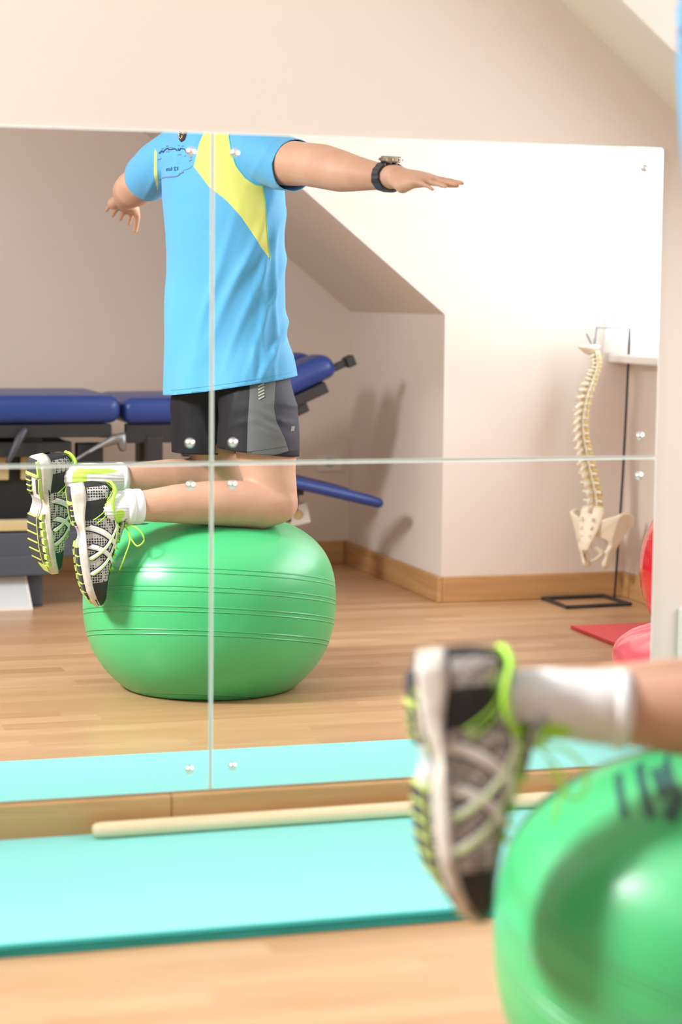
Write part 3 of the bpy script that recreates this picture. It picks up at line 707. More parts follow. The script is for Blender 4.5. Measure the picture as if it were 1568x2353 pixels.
# ---- socks
m_sock = fabric('white_sock_knit', (.80, .81, .82), 'lime', (.50, .80, .12), rough=.85, weave=300)
m_sockcuff = fabric('white_sock_cuff', (.80, .81, .82), rough=.85, weave=300)
def sock(L, i0, cuffs, limes, side):
    pts = [Vector(B(*p[:3])) for p in L]; rad = [p[3] for p in L]
    bm = bmesh.new(); loft(bm, pts, rad, UPZ, 36)
    bmesh.ops.subdivide_edges(bm, edges=bm.edges[:], cuts=2, use_grid_fill=True)
    bm.normal_update()
    for v in bm.verts:
        s, d, z = inv(v.co); v.co += v.normal*(.0009*math.sin(math.atan2(z-L[0][2], d-L[0][1])*44) + .0010*noise.noise(Vector((s*90, d*20, z*20))))
    o = obj('sock', bm, m_sock, person, smooth=True)
    def lm(p):
        s, d, z = inv(p); best = -.01
        for (cs_, cz_, rs, rz, sd) in limes:
            if (d-L[3][1])*sd < 0: continue
            q = 1-math.sqrt(((s-cs_)/rs)**2+((z-cz_)/rz)**2); best = max(best, q*min(rs, rz))
        return best
    attrib(o, 'lime', lm)
    bm = bmesh.new()
    for (i, c, r, w) in cuffs:
        c = Vector(B(*c)); t = (pts[0]-pts[2]).normalized()
        loft(bm, [c-t*w, c-t*w*.6, c, c+t*w*.6, c+t*w], [r-.003, r+.0012, r+.002, r+.0012, r-.003], UPZ, 36)
    obj('sock_cuff', bm, m_sockcuff, o, smooth=True)
    return o
# left: cuff at s -.185
sock([(-.183, .229, .4635, .0385), (-.198, .233, .463, .0385), (-.218, .240, .463, .0375), (-.238, .246, .462, .0370), (-.257, .252, .460, .0350), (-.272, .255, .460, .0300), (-.296, .260, .458, .018)], 0,
     [(0, (-.188, .230, .4633, ), .0395, .013), (1, (-.205, .236, .4630), .0405, .010)], [(-.266, .484, .020, .016, 1), (-.224, .450, .010, .012, 1), (-.228, .431, .008, .008, 1)], 1)
sock([(-.232, .009, .506, .0400), (-.25, .019, .507, .0400), (-.28, .037, .509, .0385), (-.31, .050, .512, .0378), (-.333, .060, .514, .0360), (-.358, .066, .514, .0310), (-.382, .068, .514, .018)], 0,
     [(0, (-.238, .012, .506), .0415, .010)], [(-.330, .512, .018, .030, 1), (-.29, .532, .05, .007, 1), (-.335, .484, .035, .014, -1)], -1)

# ---- shoes
m_mesh = mat('grey_mesh_upper', (.50, .48, .46), .7); n = N(m_mesh)
vo = n.n('ShaderNodeTexVoronoi', {'Vector': n.coords((1, 1, 1)), 'Scale': 165.0, 'Randomness': .12}).outputs['Distance']
n.col(n.mix(n.ramp(vo, [(.36, (1, 1, 1)), (.46, (0, 0, 0))]), (.46, .44, .42), (.012, .012, .012)))
m_sole = mat('white_midsole', (.62, .59, .54), .55); n = N(m_sole); n.col(n.mix(n.ramp(n.noise(n.coords(), 30, 4), [(.4, (0, 0, 0)), (.7, (1, 1, 1))]), (.66, .63, .58), (.48, .44, .37)))
m_outs = mat('dark_grey_outsole', (.045, .047, .052), .6); m_lime = mat('lime_rubber', (.52, .66, .16), .5); m_lime2 = mat('neon_lime_trim', (.42, .82, .06), .5)
m_white2 = mat('white_overlay', (.74, .73, .70), .45); m_silver = mat('silver_shank', (.55, .57, .62), .3, .3)
def interp(T, x):
    for (a, b) in zip(T, T[1:]):
        if x <= b[0]:
            t = (x-a[0])/(b[0]-a[0]); t = t*t*(3-2*t) if len(T) < 4 else t
            return [p+(q-p)*t for p, q in zip(a[1:], b[1:])]
    return list(T[-1][1:])
#            u     halfwidth  centre-y(to lateral)  base z of upper  top z
SH = [(0, .006, 0, .030, .060), (.03, .022, 0, .028, .102), (.08, .030, 0, .026, .110), (.18, .034, 0, .024, .100), (.28, .035, -.002, .022, .098), (.38, .037, -.004, .020, .110), (.5, .041, -.002, .019, .101), (.62, .0445, .000, .018, .086), (.75, .046, .001, .018, .072), (.86, .042, -.001, .022, .063), (.94, .033, -.005, .029, .058), (.985, .018, -.008, .036, .050), (1.0, .004, -.009, .040, .044)]
SL = [(0, .010, 0, .004), (.02, .024, 0, .002), (.07, .033, 0, 0), (.2, .036, 0, 0), (.35, .034, .002, .001), (.5, .038, .002, .0), (.65, .046, .001, 0), (.76, .048, 0, .0015), (.86, .044, -.003, .006), (.93, .035, -.007, .014), (.98, .020, -.010, .022), (1.0, .006, -.011, .027)]
def shoe(origin, T, U, side, LEN, lace_loop):
    """origin: sole point under the heel; T toe, U up; side +1: the lateral face looks along +Y local"""
    T = Vector(T).normalized(); U = Vector(U); U = (U-T*U.dot(T)).normalized(); Y = U.cross(T).normalized()*side
    O = Vector(origin)
    W_ = lambda u, y, z: O+T*(u*LEN)+Y*y+U*z
    def upper(u, v, off=0):         # v: -1 medial edge .. 0 top .. 1 lateral edge
        hw, cy, zb, zt = interp(SH, max(0, min(1, u))); a = v*math.pi/2
        sy = math.copysign(abs(math.sin(a))**.85, a); cz = abs(math.cos(a))**.62
        return W_(u, cy+(hw+off)*sy, zb+(zt-zb+off)*cz)
    bm = bmesh.new(); NU_, NV_ = 60, 48; rows_ = []
    for i in range(NU_+1):
        u = i/NU_; u = .5-.5*math.cos(math.pi*u) if True else u
        rows_.append([bm.verts.new(upper(u, -1+2*k/NV_)) for k in range(NV_+1)])
    for i in range(NU_):
        for k in range(NV_):
            f = bm.faces.new((rows_[i][k], rows_[i][k+1], rows_[i+1][k+1], rows_[i+1][k]))
            u = (i+.5)/NU_; u = .5-.5*math.cos(math.pi*u); v = -1+2*(k+.5)/NV_; av = abs(v)
            meshy = (.04 < u < .15 and .50 < av < .97) or (.10 < u < .24 and .12 < av < .46-(u-.10)*.6) or (.25 < u < .40 and .22 < av < .48) or (.30 < u < .80 and .36 < av < .985 and av > .36+.5*max(0, u-.70)) or (.80 < u < .90 and av < .3) or (.62 < u < .80 and av < .16)
            f.material_index = 1 if meshy else 0
    bmesh.ops.remove_doubles(bm, verts=bm.verts, dist=1e-6)
    o = obj('shoe', bm, [m_black, m_mesh], person, smooth=True)
    # midsole
    bm = bmesh.new(); rr = []
    for i in range(41):
        u = .5-.5*math.cos(math.pi*i/40); hw, cy, zb = interp(SL, u); ub = interp(SH, u)
        zt = ub[2]+.005+.008*math.exp(-((u-.10)/.12)**2); hw2 = max(ub[0]+.0035, hw-.002)
        z0 = zb+.005+.010*math.exp(-((u-.40)/.07)**2)
        prof = [(-hw*.80, z0), (-hw*.98, z0+.004), (-hw-.001, (z0+zt)/2), (-hw2, zt), (-hw2*.6, zt), (hw2*.6, zt), (hw2, zt), (hw+.001, (z0+zt)/2), (hw*.98, z0+.004), (hw*.80, z0), (0, z0)]
        rr.append([bm.verts.new(W_(u, cy+y, z)) for y, z in prof])
    for a, b in zip(rr, rr[1:]):
        for k in range(11): bm.faces.new((a[k], a[(k+1) % 11], b[(k+1) % 11], b[k]))
    for r in (rr[0], rr[-1]): bm.faces.new(r)
    bmesh.ops.subdivide_edges(bm, edges=[e for e in bm.edges], cuts=1, use_grid_fill=True)
    obj('midsole', bm, m_sole, o, smooth=True)
    # outsole blocks: dark pads with lime pads along the edges
    def pad(bm, u0, u1, f0, f1, th, g0=None, g1=None):
        g0 = f0 if g0 is None else g0; g1 = f1 if g1 is None else g1; K = 6; ring = []
        def pt(u, f, z):
            hw, cy, zb = interp(SL, u); e = .010*math.exp(-((u-.40)/.07)**2); return W_(u, cy+hw*f*.93, zb+.005+e-z)
        q = []
        for k in range(K+1): q.append((u0+(u1-u0)*k/K, f0+(g0-f0)*k/K))
        p = []
        for k in range(K+1): p.append((u1-(u1-u0)*k/K, f1+(g1-f1)*(1-k/K)))
        ol = q+p; top = [bm.verts.new(pt(u, f, -.002)) for u, f in ol]; bot = [bm.verts.new(pt(u, f, th)) for u, f in ol]; n_ = len(ol)
        for k in range(n_): bm.faces.new((top[k], top[(k+1) % n_], bot[(k+1) % n_], bot[k]))
        for k in range(K): bm.faces.new((bot[k], bot[k+1], bot[2*K-k], bot[2*K+1-k]))
    bm = bmesh.new()
    pad(bm, .02, .14, -.75, .75, .0045); pad(bm, .18, .33, .30, .85, .0045, .45, .80); pad(bm, .18, .30, -.9, -.45, .0045); obj('outsole', bm, m_outs, o); bm = bmesh.new()
    for k in range(6): u = .50+k*.073; pad(bm, u, u+.060, -.25, .86, .0045, -.28, .80 if k < 5 else .6)
    for k in range(5): u = .51+k*.075; pad(bm, u, u+.055, -.72, -.36, .0045)
    obj('outsole', bm, m_outs, o)
    bm = bmesh.new()
    pad(bm, .135, .160, -.8, .8, .006); pad(bm, .03, .15, -1.0, -.80, .006)
    for u in (.20, .245, .29): pad(bm, u, u+.010, .28, .86, .0055)
    for k in range(7): u = .46+k*.066; pad(bm, u, u+.045, -1.03, -.74, .006, -1.0, -.70)
    for k in range(6): u = .492+k*.073; pad(bm, u, u+.009, -.22, .84, .0058)
    pad(bm, .44, .90, -.34, -.27, .0055); pad(bm, .17, .34, -.98, -.88, .006); pad(bm, .90, .97, -.6, .5, .005)
    obj('outsole_lugs', bm, m_lime, o)
    bm = bmesh.new(); pad(bm, .34, .49, -.62, .62, .003, -.45, .5); obj('shank', bm, m_silver, o)
    # white stripes on both flanks
    def strip(bm, P, w, off=.0016, th=.0012, mi=0):
        P = smoothpath([Vector((a, b, 0)) for a, b in P], 8); prev = None
        for i, p in enumerate(P):
            d = (P[min(i+1, len(P)-1)]-P[max(0, i-1)]); d = Vector((d.x*LEN, d.y*.09, 0)).normalized(); nn = Vector((-d.y/LEN, d.x/.09, 0))*w/2
            q = [upper(p.x+nn.x, p.y+nn.y, off), upper(p.x+nn.x*.5, p.y+nn.y*.5, off+th), upper(p.x-nn.x*.5, p.y-nn.y*.5, off+th), upper(p.x-nn.x, p.y-nn.y, off)]
            cur = [bm.verts.new(x) for x in q]
            if prev:
                for k in range(3): bm.faces.new((prev[k], prev[k+1], cur[k+1], cur[k])).material_index = mi
            prev = cur
    bm = bmesh.new()
    for sg in (-1, 1):
        for P, w in (([(.33, .30*sg), (.42, .46*sg), (.52, .68*sg), (.60, .98*sg)], .0085), ([(.36, .30*sg), (.50, .40*sg), (.63, .60*sg), (.72, .98*sg)], .0095),
                     ([(.35, .98*sg), (.44, .66*sg), (.55, .28*sg)], .0105), ([(.50, .98*sg), (.57, .68*sg), (.65, .34*sg)], .0095)):
            strip(bm, P, w+.0045, .0010, .0006, 1); strip(bm, P, w, .0020, .0012, 0)
    obj('side_stripe', bm, [m_white2, m_black], o)
    bm = bmesh.new()
    for sg in (-1, 1):
        strip(bm, [(.045, .22*sg), (.13, .28*sg), (.22, .52*sg), (.30, .90*sg)], .0022, .0018); strip(bm, [(.07, .16*sg), (.16, .22*sg), (.25, .48*sg), (.33, .86*sg)], .0022, .0018)
        strip(bm, [(.02, .5*sg), (.05, .40*sg), (.10, .36*sg), (.16, .55*sg)], .0014, .0016)
        strip(bm, [(.40, .28*sg), (.50, .34*sg), (.46, .22*sg), (.58, .30*sg)], .0014, .0016); strip(bm, [(.60, .34*sg), (.68, .44*sg), (.72, .36*sg)], .0014, .0016)
        strip(bm, [(.335, .315*sg), (.425, .475*sg), (.525, .695*sg), (.605, .98*sg)], .0014, .0036, .0008); strip(bm, [(.365, .315*sg), (.505, .415*sg), (.635, .615*sg), (.725, .98*sg)], .0014, .0036, .0008)
    for k in range(3): strip(bm, [(.055+.018*k, .12), (.045+.018*k, .30)], .0022, .0018)
    obj('lime_piping', bm, m_lime2, o)
    # collar ring, tongue, laces
    bm = bmesh.new(); cp = []
    for k in range(29):
        an = 2*math.pi*k/28; uu = .19+.165*math.cos(an); cp.append(W_(uu, .0315*math.sin(an), interp(SH, uu)[3]*.93+.004+.004*abs(math.cos(an))))
    loft(bm, cp, [.0042]*29, U, 10, cap=False); obj('collar', bm, m_lime2, o, smooth=True)
    bm = bmesh.new()
    loft(bm, [upper(.50, 0, .001), upper(.42, 0, .004), upper(.36, 0, .010), W_(.315, 0, .126), W_(.30, 0, .136)], [(.005, .015), (.0055, .018), (.0055, .020), (.005, .021), (.003, .018)], U, 16, roundcap=(True, True)); obj('tongue', bm, m_mesh, o, smooth=True)
    bm = bmesh.new()
    for k in range(7):
        u = .385+k*.052; w = .26-.004*k
        tube(bm, [upper(u, -w, .002), upper(u+.014, -w*.5, .0045), upper(u+.020, 0, .006), upper(u+.014, w*.5, .0045), upper(u, w, .002)], .0021, 6, 3)
        for sg in (-1, 1): loft(bm, [upper(u, sg*w, .001), upper(u+.004, sg*(w+.05), .004), upper(u+.010, sg*w, .001)], [.0024]*3, U, 8, roundcap=(True, True))
    kn = W_(.385, 0, .124)
    loft(bm, [kn-Y*.004, kn, kn+Y*.004], [.004, .0055, .004], T, 10, roundcap=(True, True))
    for P in lace_loop: tube(bm, [kn]+[kn+ES*a+ED*b+Vector((0, 0, c)) for a, b, c in P], .0019, 6, 6)
    obj('shoelace', bm, m_lime2, o, smooth=True)
    bm = bmesh.new(); prism(bm, [upper(.06, .0, .0), upper(.0, .5, .001), upper(.0, -.5, .001)], U*.001); obj('heel_tab', bm, m_greybase, o)
    return o
def dirv(s, d, z): return ES*s+ED*d+Vector((0, 0, z))
TL = dirv(.125, .02, -.985); UL = dirv(.97, -.20, .16)
shoe(B(-.349, .270, .518), TL, UL, 1, .293, [[(.03, .03, -.004), (.045, .035, -.03), (.028, .03, -.045), (.008, .015, -.02)], [(.012, .02, -.03), (.0, .03, -.07), (-.012, .03, -.10)], [(-.012, .01, -.02), (-.03, .02, -.045), (-.028, .012, -.06)]])
TR = dirv(.03, -.20, -.975); UR = dirv(.81, -.56, .17)
shoe(B(-.444, .118, .570), TR, UR, -1, .300, [[(.02, -.03, -.004), (.035, -.045, -.03), (.02, -.04, -.055), (.0, -.02, -.02)], [(.012, -.03, -.03), (.0, -.04, -.06), (-.006, -.04, -.075)]])
# ------------------------------------------------------------------ treatment table along the back wall
# real y of its front edge -2.74, back edge -3.28
TY0, TY1 = -3.28, -2.74
tb = thing('treatment_table', 'blue padded treatment table on a dark metal frame along the back wall', 'treatment table', (.9, -3.0, 0))
def cushion(name, x0, x1, y0, y1, z0, z1, bev, tilt=0, piv=None, m=m_blue):
    bm = bmesh.new(); vs = box(bm, x0, x1, y0, y1, z0, z1, bev, seg=5)
    bmesh.ops.subdivide_edges(bm, edges=[e for e in bm.edges if e.calc_length() > .08], cuts=8, use_grid_fill=True)
    cx, cy = (x0+x1)/2, (y0+y1)/2
    for v in bm.verts:
        fx = max(0, 1-((v.co.x-cx)/((x1-x0)/2))**4); fy = max(0, 1-((v.co.y-cy)/((y1-y0)/2))**2)
        if v.co.z > (z0+z1)/2: v.co.z += .008*fx*fy
        e = min(v.co.x-x0, x1-v.co.x); v.co.z += .0015*math.sin(v.co.y*90+math.sin(v.co.y*37)*2)*math.exp(-e/.03) if v.co.z > z0+.01 else 0
    if tilt:
        Mx = Matrix.Translation(piv) @ Matrix.Rotation(tilt, 4, 'Y') @ Matrix.Translation(-Vector(piv))
        for v in bm.verts: v.co = Mx @ v.co
    return obj(name, bm, m, tb, smooth=True)
cushion('seat_cushion', -.30, 1.195, TY0, TY1, .565, .650, .034)
cushion('back_cushion', 1.205, 1.62, TY0+.03, TY1-.03, .560, .640, .032)
TI = math.radians(-24); PV = (1.60, -3.0, .60)
cushion('head_cushion', 1.60, 1.93, -2.98, -2.80, .575, .650, .033, TI, PV); cushion('head_cushion', 1.60, 1.93, -3.22, -3.04, .575, .650, .033, TI, PV)
AI = math.radians(13.5)
cushion('arm_cushion', 1.72, 2.07, -2.89, -2.79, .360, .392, .015, AI, (1.72, -2.84, .375)); cushion('arm_cushion', 1.72, 2.07, -3.24, -3.14, .360, .392, .015, AI, (1.72, -3.19, .375))
def tpart(name, boxes, m, tubes=()):
    bm = bmesh.new()
    for b in boxes: box(bm, *b[:6], .004, mat=b[6] if len(b) > 6 else None)
    for p, r in tubes: tube(bm, p, r, 10, 3, smooth=False)
    return obj(name, bm, m, tb)
tpart('upper_frame', [(-.25, 1.17, -2.80, -2.765, .522, .562), (-.25, 1.17, -3.25, -3.21, .522, .562), (-.25, -.21, -3.25, -2.77, .52, .56), (1.13, 1.17, -3.25, -2.77, .52, .56)], m_blackmetal)
tpart('lift_frame', [(-.15, 1.05, -2.83, -2.79, .462, .508), (-.15, 1.05, -3.22, -3.18, .462, .508), (.98, 1.05, -3.2, -2.8, .46, .505), (.90, .96, -2.86, -2.80, .505, .54), (.2, .26, -2.86, -2.80, .505, .54)], m_blackmetal)
tpart('lift_column', [(.70, .96, -3.12, -2.90, .18, .46)], m_black); tpart('release_bracket', [(1.07, 1.15, -2.86, -2.80, .33, .50)], m_black)
tpart('motor_housing', [(.20, .60, -3.15, -2.95, .20, .42)], m_black)
Rb = Matrix.Translation(PV) @ Matrix.Rotation(TI, 4, 'Y') @ Matrix.Translation(-Vector(PV))
tpart('headrest_bracket', [(1.56, 1.88, -3.20, -2.82, .535, .572, Rb), (1.88, 1.99, -2.86, -2.83, .585, .607, Rb), (1.97, 2.0, -2.87, -2.82, .578, .612, Rb), (1.70, 1.80, -2.88, -2.83, .505, .54, Rb)], m_black)
tpart('armrest_bracket', [(1.68, 1.80, -2.86, -2.82, .325, .358), (1.72, 1.76, -2.86, -2.82, .24, .33), (1.30, 1.76, -3.05, -3.0, .30, .34), (1.30, 1.36, -3.06, -2.98, .30, .56)], m_black)
tpart('gas_strut_bracket', [(1.22, 1.50, -2.83, -2.80, .50, .56), (1.285, 1.335, -2.83, -2.79, .44, .52), (1.40, 1.43, -2.83, -2.79, .455, .52)], m_blackmetal)
# levers with handles
bm = bmesh.new(); loft(bm, [(.90, -2.755, .545), (.885, -2.745, .525), (.862, -2.74, .48), (.848, -2.738, .452)], [.010, .013, .011, .008], (0, 1, 0), 12, roundcap=(True, True)); obj('release_lever', bm, mat('slate_plastic', (.06, .065, .08), .4), tb, smooth=True)
bm = bmesh.new(); loft(bm, [(1.10, -2.755, .478), (1.125, -2.75, .492), (1.17, -2.75, .515), (1.195, -2.75, .52), (1.20, -2.75, .49)], [.004, .004, .016, .022, .012], (0, 1, 0), 12, roundcap=(True, True)); tube(bm, [(1.03, -2.76, .437), (1.13, -2.755, .50)], .005, 8, 2, smooth=False); obj('release_lever', bm, m_steel, tb, smooth=True)
for x in (1.005, 1.025):
    bm = bmesh.new(); g = bmesh.ops.create_uvsphere(bm, u_segments=12, v_segments=8, radius=.008)
    for v in g['verts']: v.co += Vector((x, -2.79, .44))
    obj('bolt_head', bm, m_chrome, tb, smooth=True)
tpart('base_beam', [(.25, 1.10, -3.30, -2.74, .16, .235), (-.2, .97, -2.79, -2.73, .105, .165), (-.2, .97, -3.30, -3.22, .105, .165)], m_greybase)
for a_, b_ in ((.60, .96), (-.1, .15)): tpart('base_foot', [(a_, b_, -3.28, -2.80, .0, .11)], m_greybase)
tpart('base_cover', [(.45, .915, -2.80, -2.745, .24, .272)], m_card)
for a_, b_ in ((.70, .868), (.905, 1.0), (1.004, 1.068)): tpart('cream_panel', [(a_, b_, -2.89, -2.87, .385, .458)], m_card)
# low white step platform in front of the table
st = thing('kick_panel', 'light grey panel standing on the floor against the treatment table base', 'panel', (.7, -2.75, 0))
bm = bmesh.new(); prism(bm, [(.25, -2.735, .010), (.912, -2.735, .010), (.900, -2.775, .098), (.25, -2.775, .098)], (0, -.010, 0)); obj('panel_face', bm, m_whitebox, st)
bm = bmesh.new(); prism(bm, [(.912, -2.733, .0), (.9195, -2.733, .0), (.9065, -2.775, .099), (.899, -2.775, .099)], (0, -.012, 0)); box(bm, .25, .912, -2.746, -2.732, 0.0, .010); obj('edge_trim', bm, m_white, st)
# sockets on the back wall
def plate(x0, x1, z0, z1, label, rot=0):
    t = thing('wall_socket', label, 'socket', ((x0+x1)/2, YB, z0))
    bm = bmesh.new(); box(bm, x0, x1, YB, YB+.012, z0, z1, .003); obj('socket_plate', bm, m_plate, t)
    bm = bmesh.new(); cx, cz = (x0+x1)/2, (z0+z1)/2
    lathe(bm, [(0, 0), (.014, 0), (.016, .003), (.018, .003)], 20)
    for v in bm.verts: v.co = Vector((cx+v.co.x, YB+.0125+v.co.z, cz+v.co.y))
    obj('socket_insert', bm, m_grey, t)
plate(2.07, 2.155, .335, .395, 'cream wall socket behind the arm cushion, next to the knee wall')
plate(1.93, 2.01, .345, .40, 'cream wall socket behind the arm cushion, further from the knee wall')
t = thing('wall_socket', 'tilted white socket box near the ball and below the arm cushion', 'socket', (1.83, -2.95, .2))
bm = bmesh.new(); Mx = Matrix.Translation((1.80, -2.90, .257)) @ Matrix.Rotation(math.radians(-12), 4, 'Y'); box(bm, -.035, .035, -.02, .02, -.034, .034, .004, mat=Mx); obj('socket_plate', bm, m_plate, t)
bm = bmesh.new(); lathe(bm, [(0, 0), (.012, 0), (.015, .003)], 20)
for v in bm.verts: v.co = Mx @ Vector((v.co.x, .0205+v.co.z, v.co.y))
obj('socket_insert', bm, m_card, t)
bm = bmesh.new(); box(bm, 1.74, 1.80, -2.92, -2.88, .262, .34, .004); obj('mounting_arm', bm, m_black, t)

# ------------------------------------------------------------------ spine model on its stand
SY = -2.45
sd_ = thing('display_stand', 'thin black metal stand with a square base frame, holding the spine model', 'stand', (2.63, -2.5, 0))
bm = bmesh.new(); c4 = [Vector(p) for p in ((2.525, -2.565, .006), (2.738, -2.575, .006), (2.745, -2.390, .006), (2.525, -2.370, .006))]
for a, b in zip(c4, c4[1:]+c4[:1]): d = (b-a).normalized()*.006; loft(bm, [a-d, b+d], [(.006, .006)]*2, UPZ, 4, power=.5)
obj('base_frame', bm, m_blackmetal, sd_)
bm = bmesh.new(); tube(bm, [(2.742, -2.50, .006), (2.752, -2.48, .40), (2.755, -2.46, .862)], .0038, 8, 4); obj('upright_rod', bm, m_blackmetal, sd_, smooth=True)
bm = bmesh.new(); tube(bm, [(2.755, -2.46, .862), (2.752, -2.46, .868), (2.70, -2.455, .869), (2.645, -2.45, .870), (2.638, -2.45, .864), (2.634, -2.45, .822)], .0034, 8, 4); obj('hook_rod', bm, m_steel, sd_, smooth=True)
sp = thing('spine_model', 'ivory model of a human spine with pelvis, hanging from the thin stand', 'anatomical model', (2.64, SY, .12))
# centreline: from px measurements at the stand's depth: (x, z, tangent), front of the body towards +x
CLn = [(2.634, .795), (2.640, .765), (2.637, .735), (2.625, .700), (2.609, .660), (2.600, .620), (2.596, .580), (2.598, .540), (2.606, .500), (2.616, .460), (2.626, .420), (2.637, .380), (2.645, .345), (2.648, .312), (2.645, .285)]
cl = smoothpath([Vector((x, SY, z)) for x, z in CLn], 8)
ln = [0]
for a, b in zip(cl, cl[1:]): ln.append(ln[-1]+(b-a).length)
def at(s_):
    for i in range(len(ln)-1):
        if ln[i+1] >= s_: t = (s_-ln[i])/(ln[i+1]-ln[i]); return cl[i].lerp(cl[i+1], t), (cl[i+1]-cl[i]).normalized()
    return cl[-1], (cl[-1]-cl[-2]).normalized()
hts = [.0135]*7+[.0185+.0006*k for k in range(12)]+[.0285]*5; k_ = ln[-1]/sum(hts); pos = 0
for i, h_ in enumerate(hts):
    h_ *= k_; c, t = at(pos+h_/2); pos += h_; lat = Vector((.57, .82, 0)); fr = lat.cross(t).normalized(); fr = fr if fr.x > 0 else -fr
    cerv = i < 7; lum = i >= 19; w = .0135 if cerv else (.022 if lum else .0145+.0004*i); rr_ = w*.85
    bm = bmesh.new(); hh = h_*.40; P0 = c+fr*.004
    loft(bm, [P0-t*hh, P0-t*hh*.8, P0, P0+t*hh*.8, P0+t*hh], [(rr_*.94, w*.94), (rr_, w), (rr_*.86, w*.86), (rr_, w), (rr_*.94, w*.94)], fr, 14)
    # arch, spinous process (pointing back), transverse processes
    sl = (.018 if i < 4 else .034) if cerv else (.030 if lum else .036); dn = .2 if cerv else (.15 if lum else .85 if 9 < i < 16 else .5)
    bk = -fr; q = P0+bk*rr_*.9
    loft(bm, [q, q+bk*sl*.45+t*sl*.2*dn, q+bk*sl+t*sl*dn*.6], [(h_*.34, .007), (h_*.28, .0045), (h_*.36 if lum else h_*.26, .004)], t, 8, roundcap=(False, True))
    for s_ in (-1, 1):
        q2 = P0+bk*rr_*.7
        loft(bm, [q2, q2+lat*s_*w*.9+bk*.003, q2+lat*s_*(w*1.15+.007)+bk*.006], [(h_*.18, .004), (h_*.15, .0035), (h_*.14, .003)], t, 8, roundcap=(False, True))
        loft(bm, [q2+lat*s_*w*.6-t*h_*.45+bk*.004, q2+lat*s_*w*.6+t*h_*.5+bk*.006], [.004, .003], fr, 8, roundcap=(True, True))
    vt = obj('vertebra', bm, m_bone, sp, smooth=True)
    if i < 23:
        bm = bmesh.new(); e_ = c+t*h_*.5+fr*.004; loft(bm, [e_-t*h_*.12, e_, e_+t*h_*.12], [(rr_*.93, w*.93), (rr_*1.03, w*1.03), (rr_*.93, w*.93)], fr, 14); obj('disc', bm, m_disc, sp, smooth=True)
        if i % 1 == 0:
            bm = bmesh.new()
            for s_ in (-1, 1): tube(bm, [e_+bk*rr_*.6, e_+bk*rr_*.6+lat*s_*w*.9+t*.002, e_+bk*rr_*.3+lat*s_*(w*1.35)+t*.008], .0019, 6, 3)
            obj('nerve_root', bm, m_nerve, vt, smooth=True)
# skull base plate on top
bm = bmesh.new(); lathe(bm, [(0, .010), (.020, .0105), (.032, .008), (.036, .003), (.033, -.001), (.022, -.010), (.012, -.018), (0, -.02)], 28)
for v in bm.verts: v.co = Vector((2.612+v.co.x*1.05, SY+v.co.y*.9, .806+v.co.z+.05*(2.612-2.612-v.co.x)*.3-.004*noise.noise(v.co*40)))
obj('skull_base', bm, m_bone, sp, smooth=True)
bm = bmesh.new(); tube(bm, [(2.606, SY, .848), (2.618, SY, .826), (2.625, SY, .812)], .004, 8, 3); lathe(bm, [(0, .03), (.005, .03), (.006, .0), (0, 0)], 10, (2.634, SY, .806)); obj('hanging_clip', bm, m_steel, sp, smooth=True)
# sacrum, coccyx and hip bones, built in a side-view frame (forward, outward, up) and turned with the spine
PO = Vector((2.640, SY, 0)); PF = Vector((.82, -.57, 0)); PL = Vector((.57, .82, 0))
def turned(bm):
    for v in bm.verts: v.co = PO+PF*v.co.x+PL*v.co.y+Vector((0, 0, v.co.z))
    return bm
bm = bmesh.new(); loft(bm, [(0, 0, .296), (-.014, 0, .265), (-.030, 0, .232), (-.040, 0, .202), (-.043, 0, .178)], [(.020, .044), (.017, .042), (.012, .034), (.008, .022), (.005, .012)], (1, 0, 0), 16, roundcap=(True, True))
for z, w in ((.27, .020), (.245, .018), (.222, .014)):
    for s_ in (-1, 1): tube(bm, [(-.036, s_*w, z+.006), (-.044, s_*w, z)], .005, 8, 2, smooth=False)
obj('sacrum', turned(voxel(bm, .0025, 3)), m_bone, sp, smooth=True)
bm = bmesh.new(); loft(bm, [(-.042, 0, .182), (-.044, 0, .160), (-.036, 0, .142), (-.018, 0, .135)], [(.004, .008), (.004, .007), (.0035, .006), (.003, .004)], (0, 0, 1), 10, roundcap=(True, True)); obj('coccyx', turned(bm), m_bone, sp, smooth=True)
OUT = [(-.052, .050), (-.050, .070), (-.034, .088), (-.008, .100), (.022, .100), (.048, .088), (.064, .066), (.064, .054), (.050, .044), (.048, .030), (.030, .012), (.024, -.010), (.012, -.022), (.012, -.050), (.006, -.074), (-.012, -.078), (-.024, -.064), (-.020, -.040), (-.026, -.022), (-.018, -.004), (-.026, .012), (-.046, .026)]
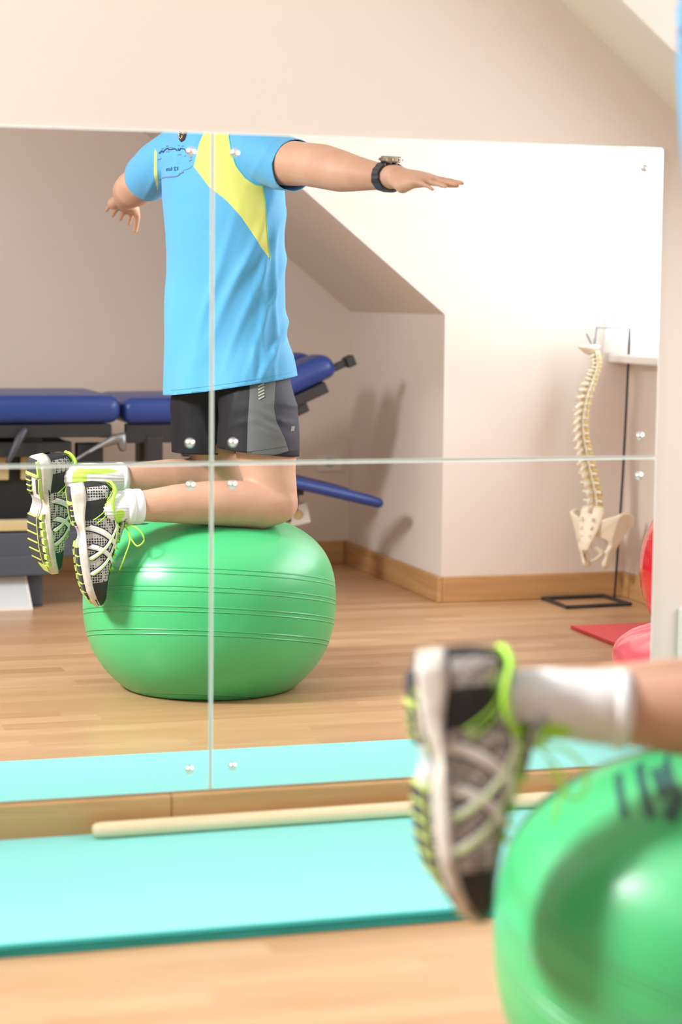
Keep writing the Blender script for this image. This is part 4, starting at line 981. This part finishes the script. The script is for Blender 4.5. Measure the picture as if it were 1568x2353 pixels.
for s_ in (1, -1):
    bm = bmesh.new(); q = smoothpath([Vector((a, b, 0)) for a, b in OUT+OUT[:1]], 3)[:-1]
    prism(bm, [(p.x, -.0055, p.y) for p in q], (0, .011, 0))
    bmesh.ops.triangulate(bm, faces=[f for f in bm.faces if len(f.verts) > 4])
    b3 = voxel(bm, .0028, 2)
    for v in b3.verts:
        x, z = v.co.x, v.co.z; thick = 1+1.4*math.exp(-((x-.004)**2+(z+.004)**2)/.0006)+1.0*math.exp(-((x+.002)**2+(z+.066)**2)/.0003)+.5*math.exp(-((z-.098+1.6*x*x/.06)/.010)**2)
        v.co.y = s_*(v.co.y*thick+.056+.55*max(0, z)*(.6+max(0, x)*6)-.30*max(0, -z)-2.6*max(0, -x-.02)**1.1)
        v.co.x += .030; v.co.z += .192
    me = bpy.data.meshes.new('t'); b3.to_mesh(me); b3.free(); bm = bmesh.new(); bm.from_mesh(me); bpy.data.meshes.remove(me)
    loft(bm, [(.044, s_*.050, .190), (.066, s_*.034, .172), (.078, s_*.008, .158)], [(.009, .009), (.006, .007), (.010, .005)], (0, 0, 1), 12, roundcap=(True, True))
    loft(bm, [(.026, s_*.036, .124), (.052, s_*.022, .134), (.076, s_*.008, .152)], [.0065, .0055, .007], (0, 1, 0), 10, roundcap=(True, True))
    obj('hip_bone', turned(voxel(bm, .0026, 3)), m_bone, sp, smooth=True)

# ------------------------------------------------------------------ red ball, mat and stool at the right
bm = bmesh.new(); bmesh.ops.create_uvsphere(bm, u_segments=96, v_segments=64, radius=.255)
for v in bm.verts: v.co.z = max(v.co.z, -.247)
o = obj('exercise_ball', bm, m_redball, smooth=True); o.location = (2.549, -1.313, .2585)
tag(o, 'shiny red exercise ball on the red mat at the right edge of the mirror', 'exercise ball')
m_rb = N(m_redball); hz = m_rb.n('ShaderNodeSeparateXYZ', {0: m_rb.n('ShaderNodeTexCoord').outputs['Object']}).outputs[2]; tt = None
for z0 in (.16, .175, .08, .0, -.08): 
    r_ = m_rb.n('ShaderNodeMapRange', {'Value': m_rb.math('ABSOLUTE', m_rb.math('SUBTRACT', hz, z0)), 'From Min': 0, 'From Max': .003, 'To Min': 1, 'To Max': 0}).outputs[0]; tt = r_ if tt is None else m_rb.math('ADD', tt, r_)
m_rb.bump(tt, .6, .002)
bm = bmesh.new(); prism(bm, [(2.380, -2.006, .001), (2.80, -2.0, .001), (2.80, -.95, .001), (2.375, -.95, .001)], (0, 0, .0095)); tag(obj('exercise_mat', bm, [m_redmat]), 'red foam exercise mat lying flat on the floor near the window wall', 'mat')
pf = thing('footstool', 'low round red vinyl stool with a gathered wrinkled top and grey base', 'stool', (2.17, -.57, 0))
bm = bmesh.new(); NP_ = 220; PR = [(0, .232), (.03, .231), (.08, .229), (.14, .224), (.20, .215), (.245, .202), (.272, .185), (.284, .165), (.283, .140), (.272, .115), (.262, .100), (0, .100)]
PRs = smoothpath([Vector((a, b, 0)) for a, b in PR[:11]], 4); rings = []
ctr = bm.verts.new((0, 0, .228))
for p in PRs[1:]:
    ring = []
    for k in range(NP_):
        an = 2*math.pi*k/NP_; w = 0
        if p.y > .17: w = (.0045*math.sin(an*26+3*math.sin(an*5))+.003*noise.noise(Vector((math.cos(an)*9, math.sin(an)*9, 0))))*min(1, p.x/.09)*max(0, 1-(p.x/.285)**6)
        ring.append(bm.verts.new((p.x*math.cos(an), p.x*math.sin(an), p.y+w)))
    rings.append(ring)
for k in range(NP_): bm.faces.new((ctr, rings[0][k], rings[0][(k+1) % NP_]))
for a, b in zip(rings, rings[1:]):
    for k in range(NP_): bm.faces.new((a[k], a[(k+1) % NP_], b[(k+1) % NP_], b[k]))
bm.faces.new(rings[-1])
for v in bm.verts: v.co += Vector((2.17, -.57, .012))
obj('seat', bm, m_pink, pf, smooth=True)
bm = bmesh.new(); lathe(bm, [(0, .112), (.250, .112), (.245, .05), (.250, 0), (0, 0)], 48, (2.17, -.57, 0)); obj('base', bm, m_grey, pf, smooth=False)
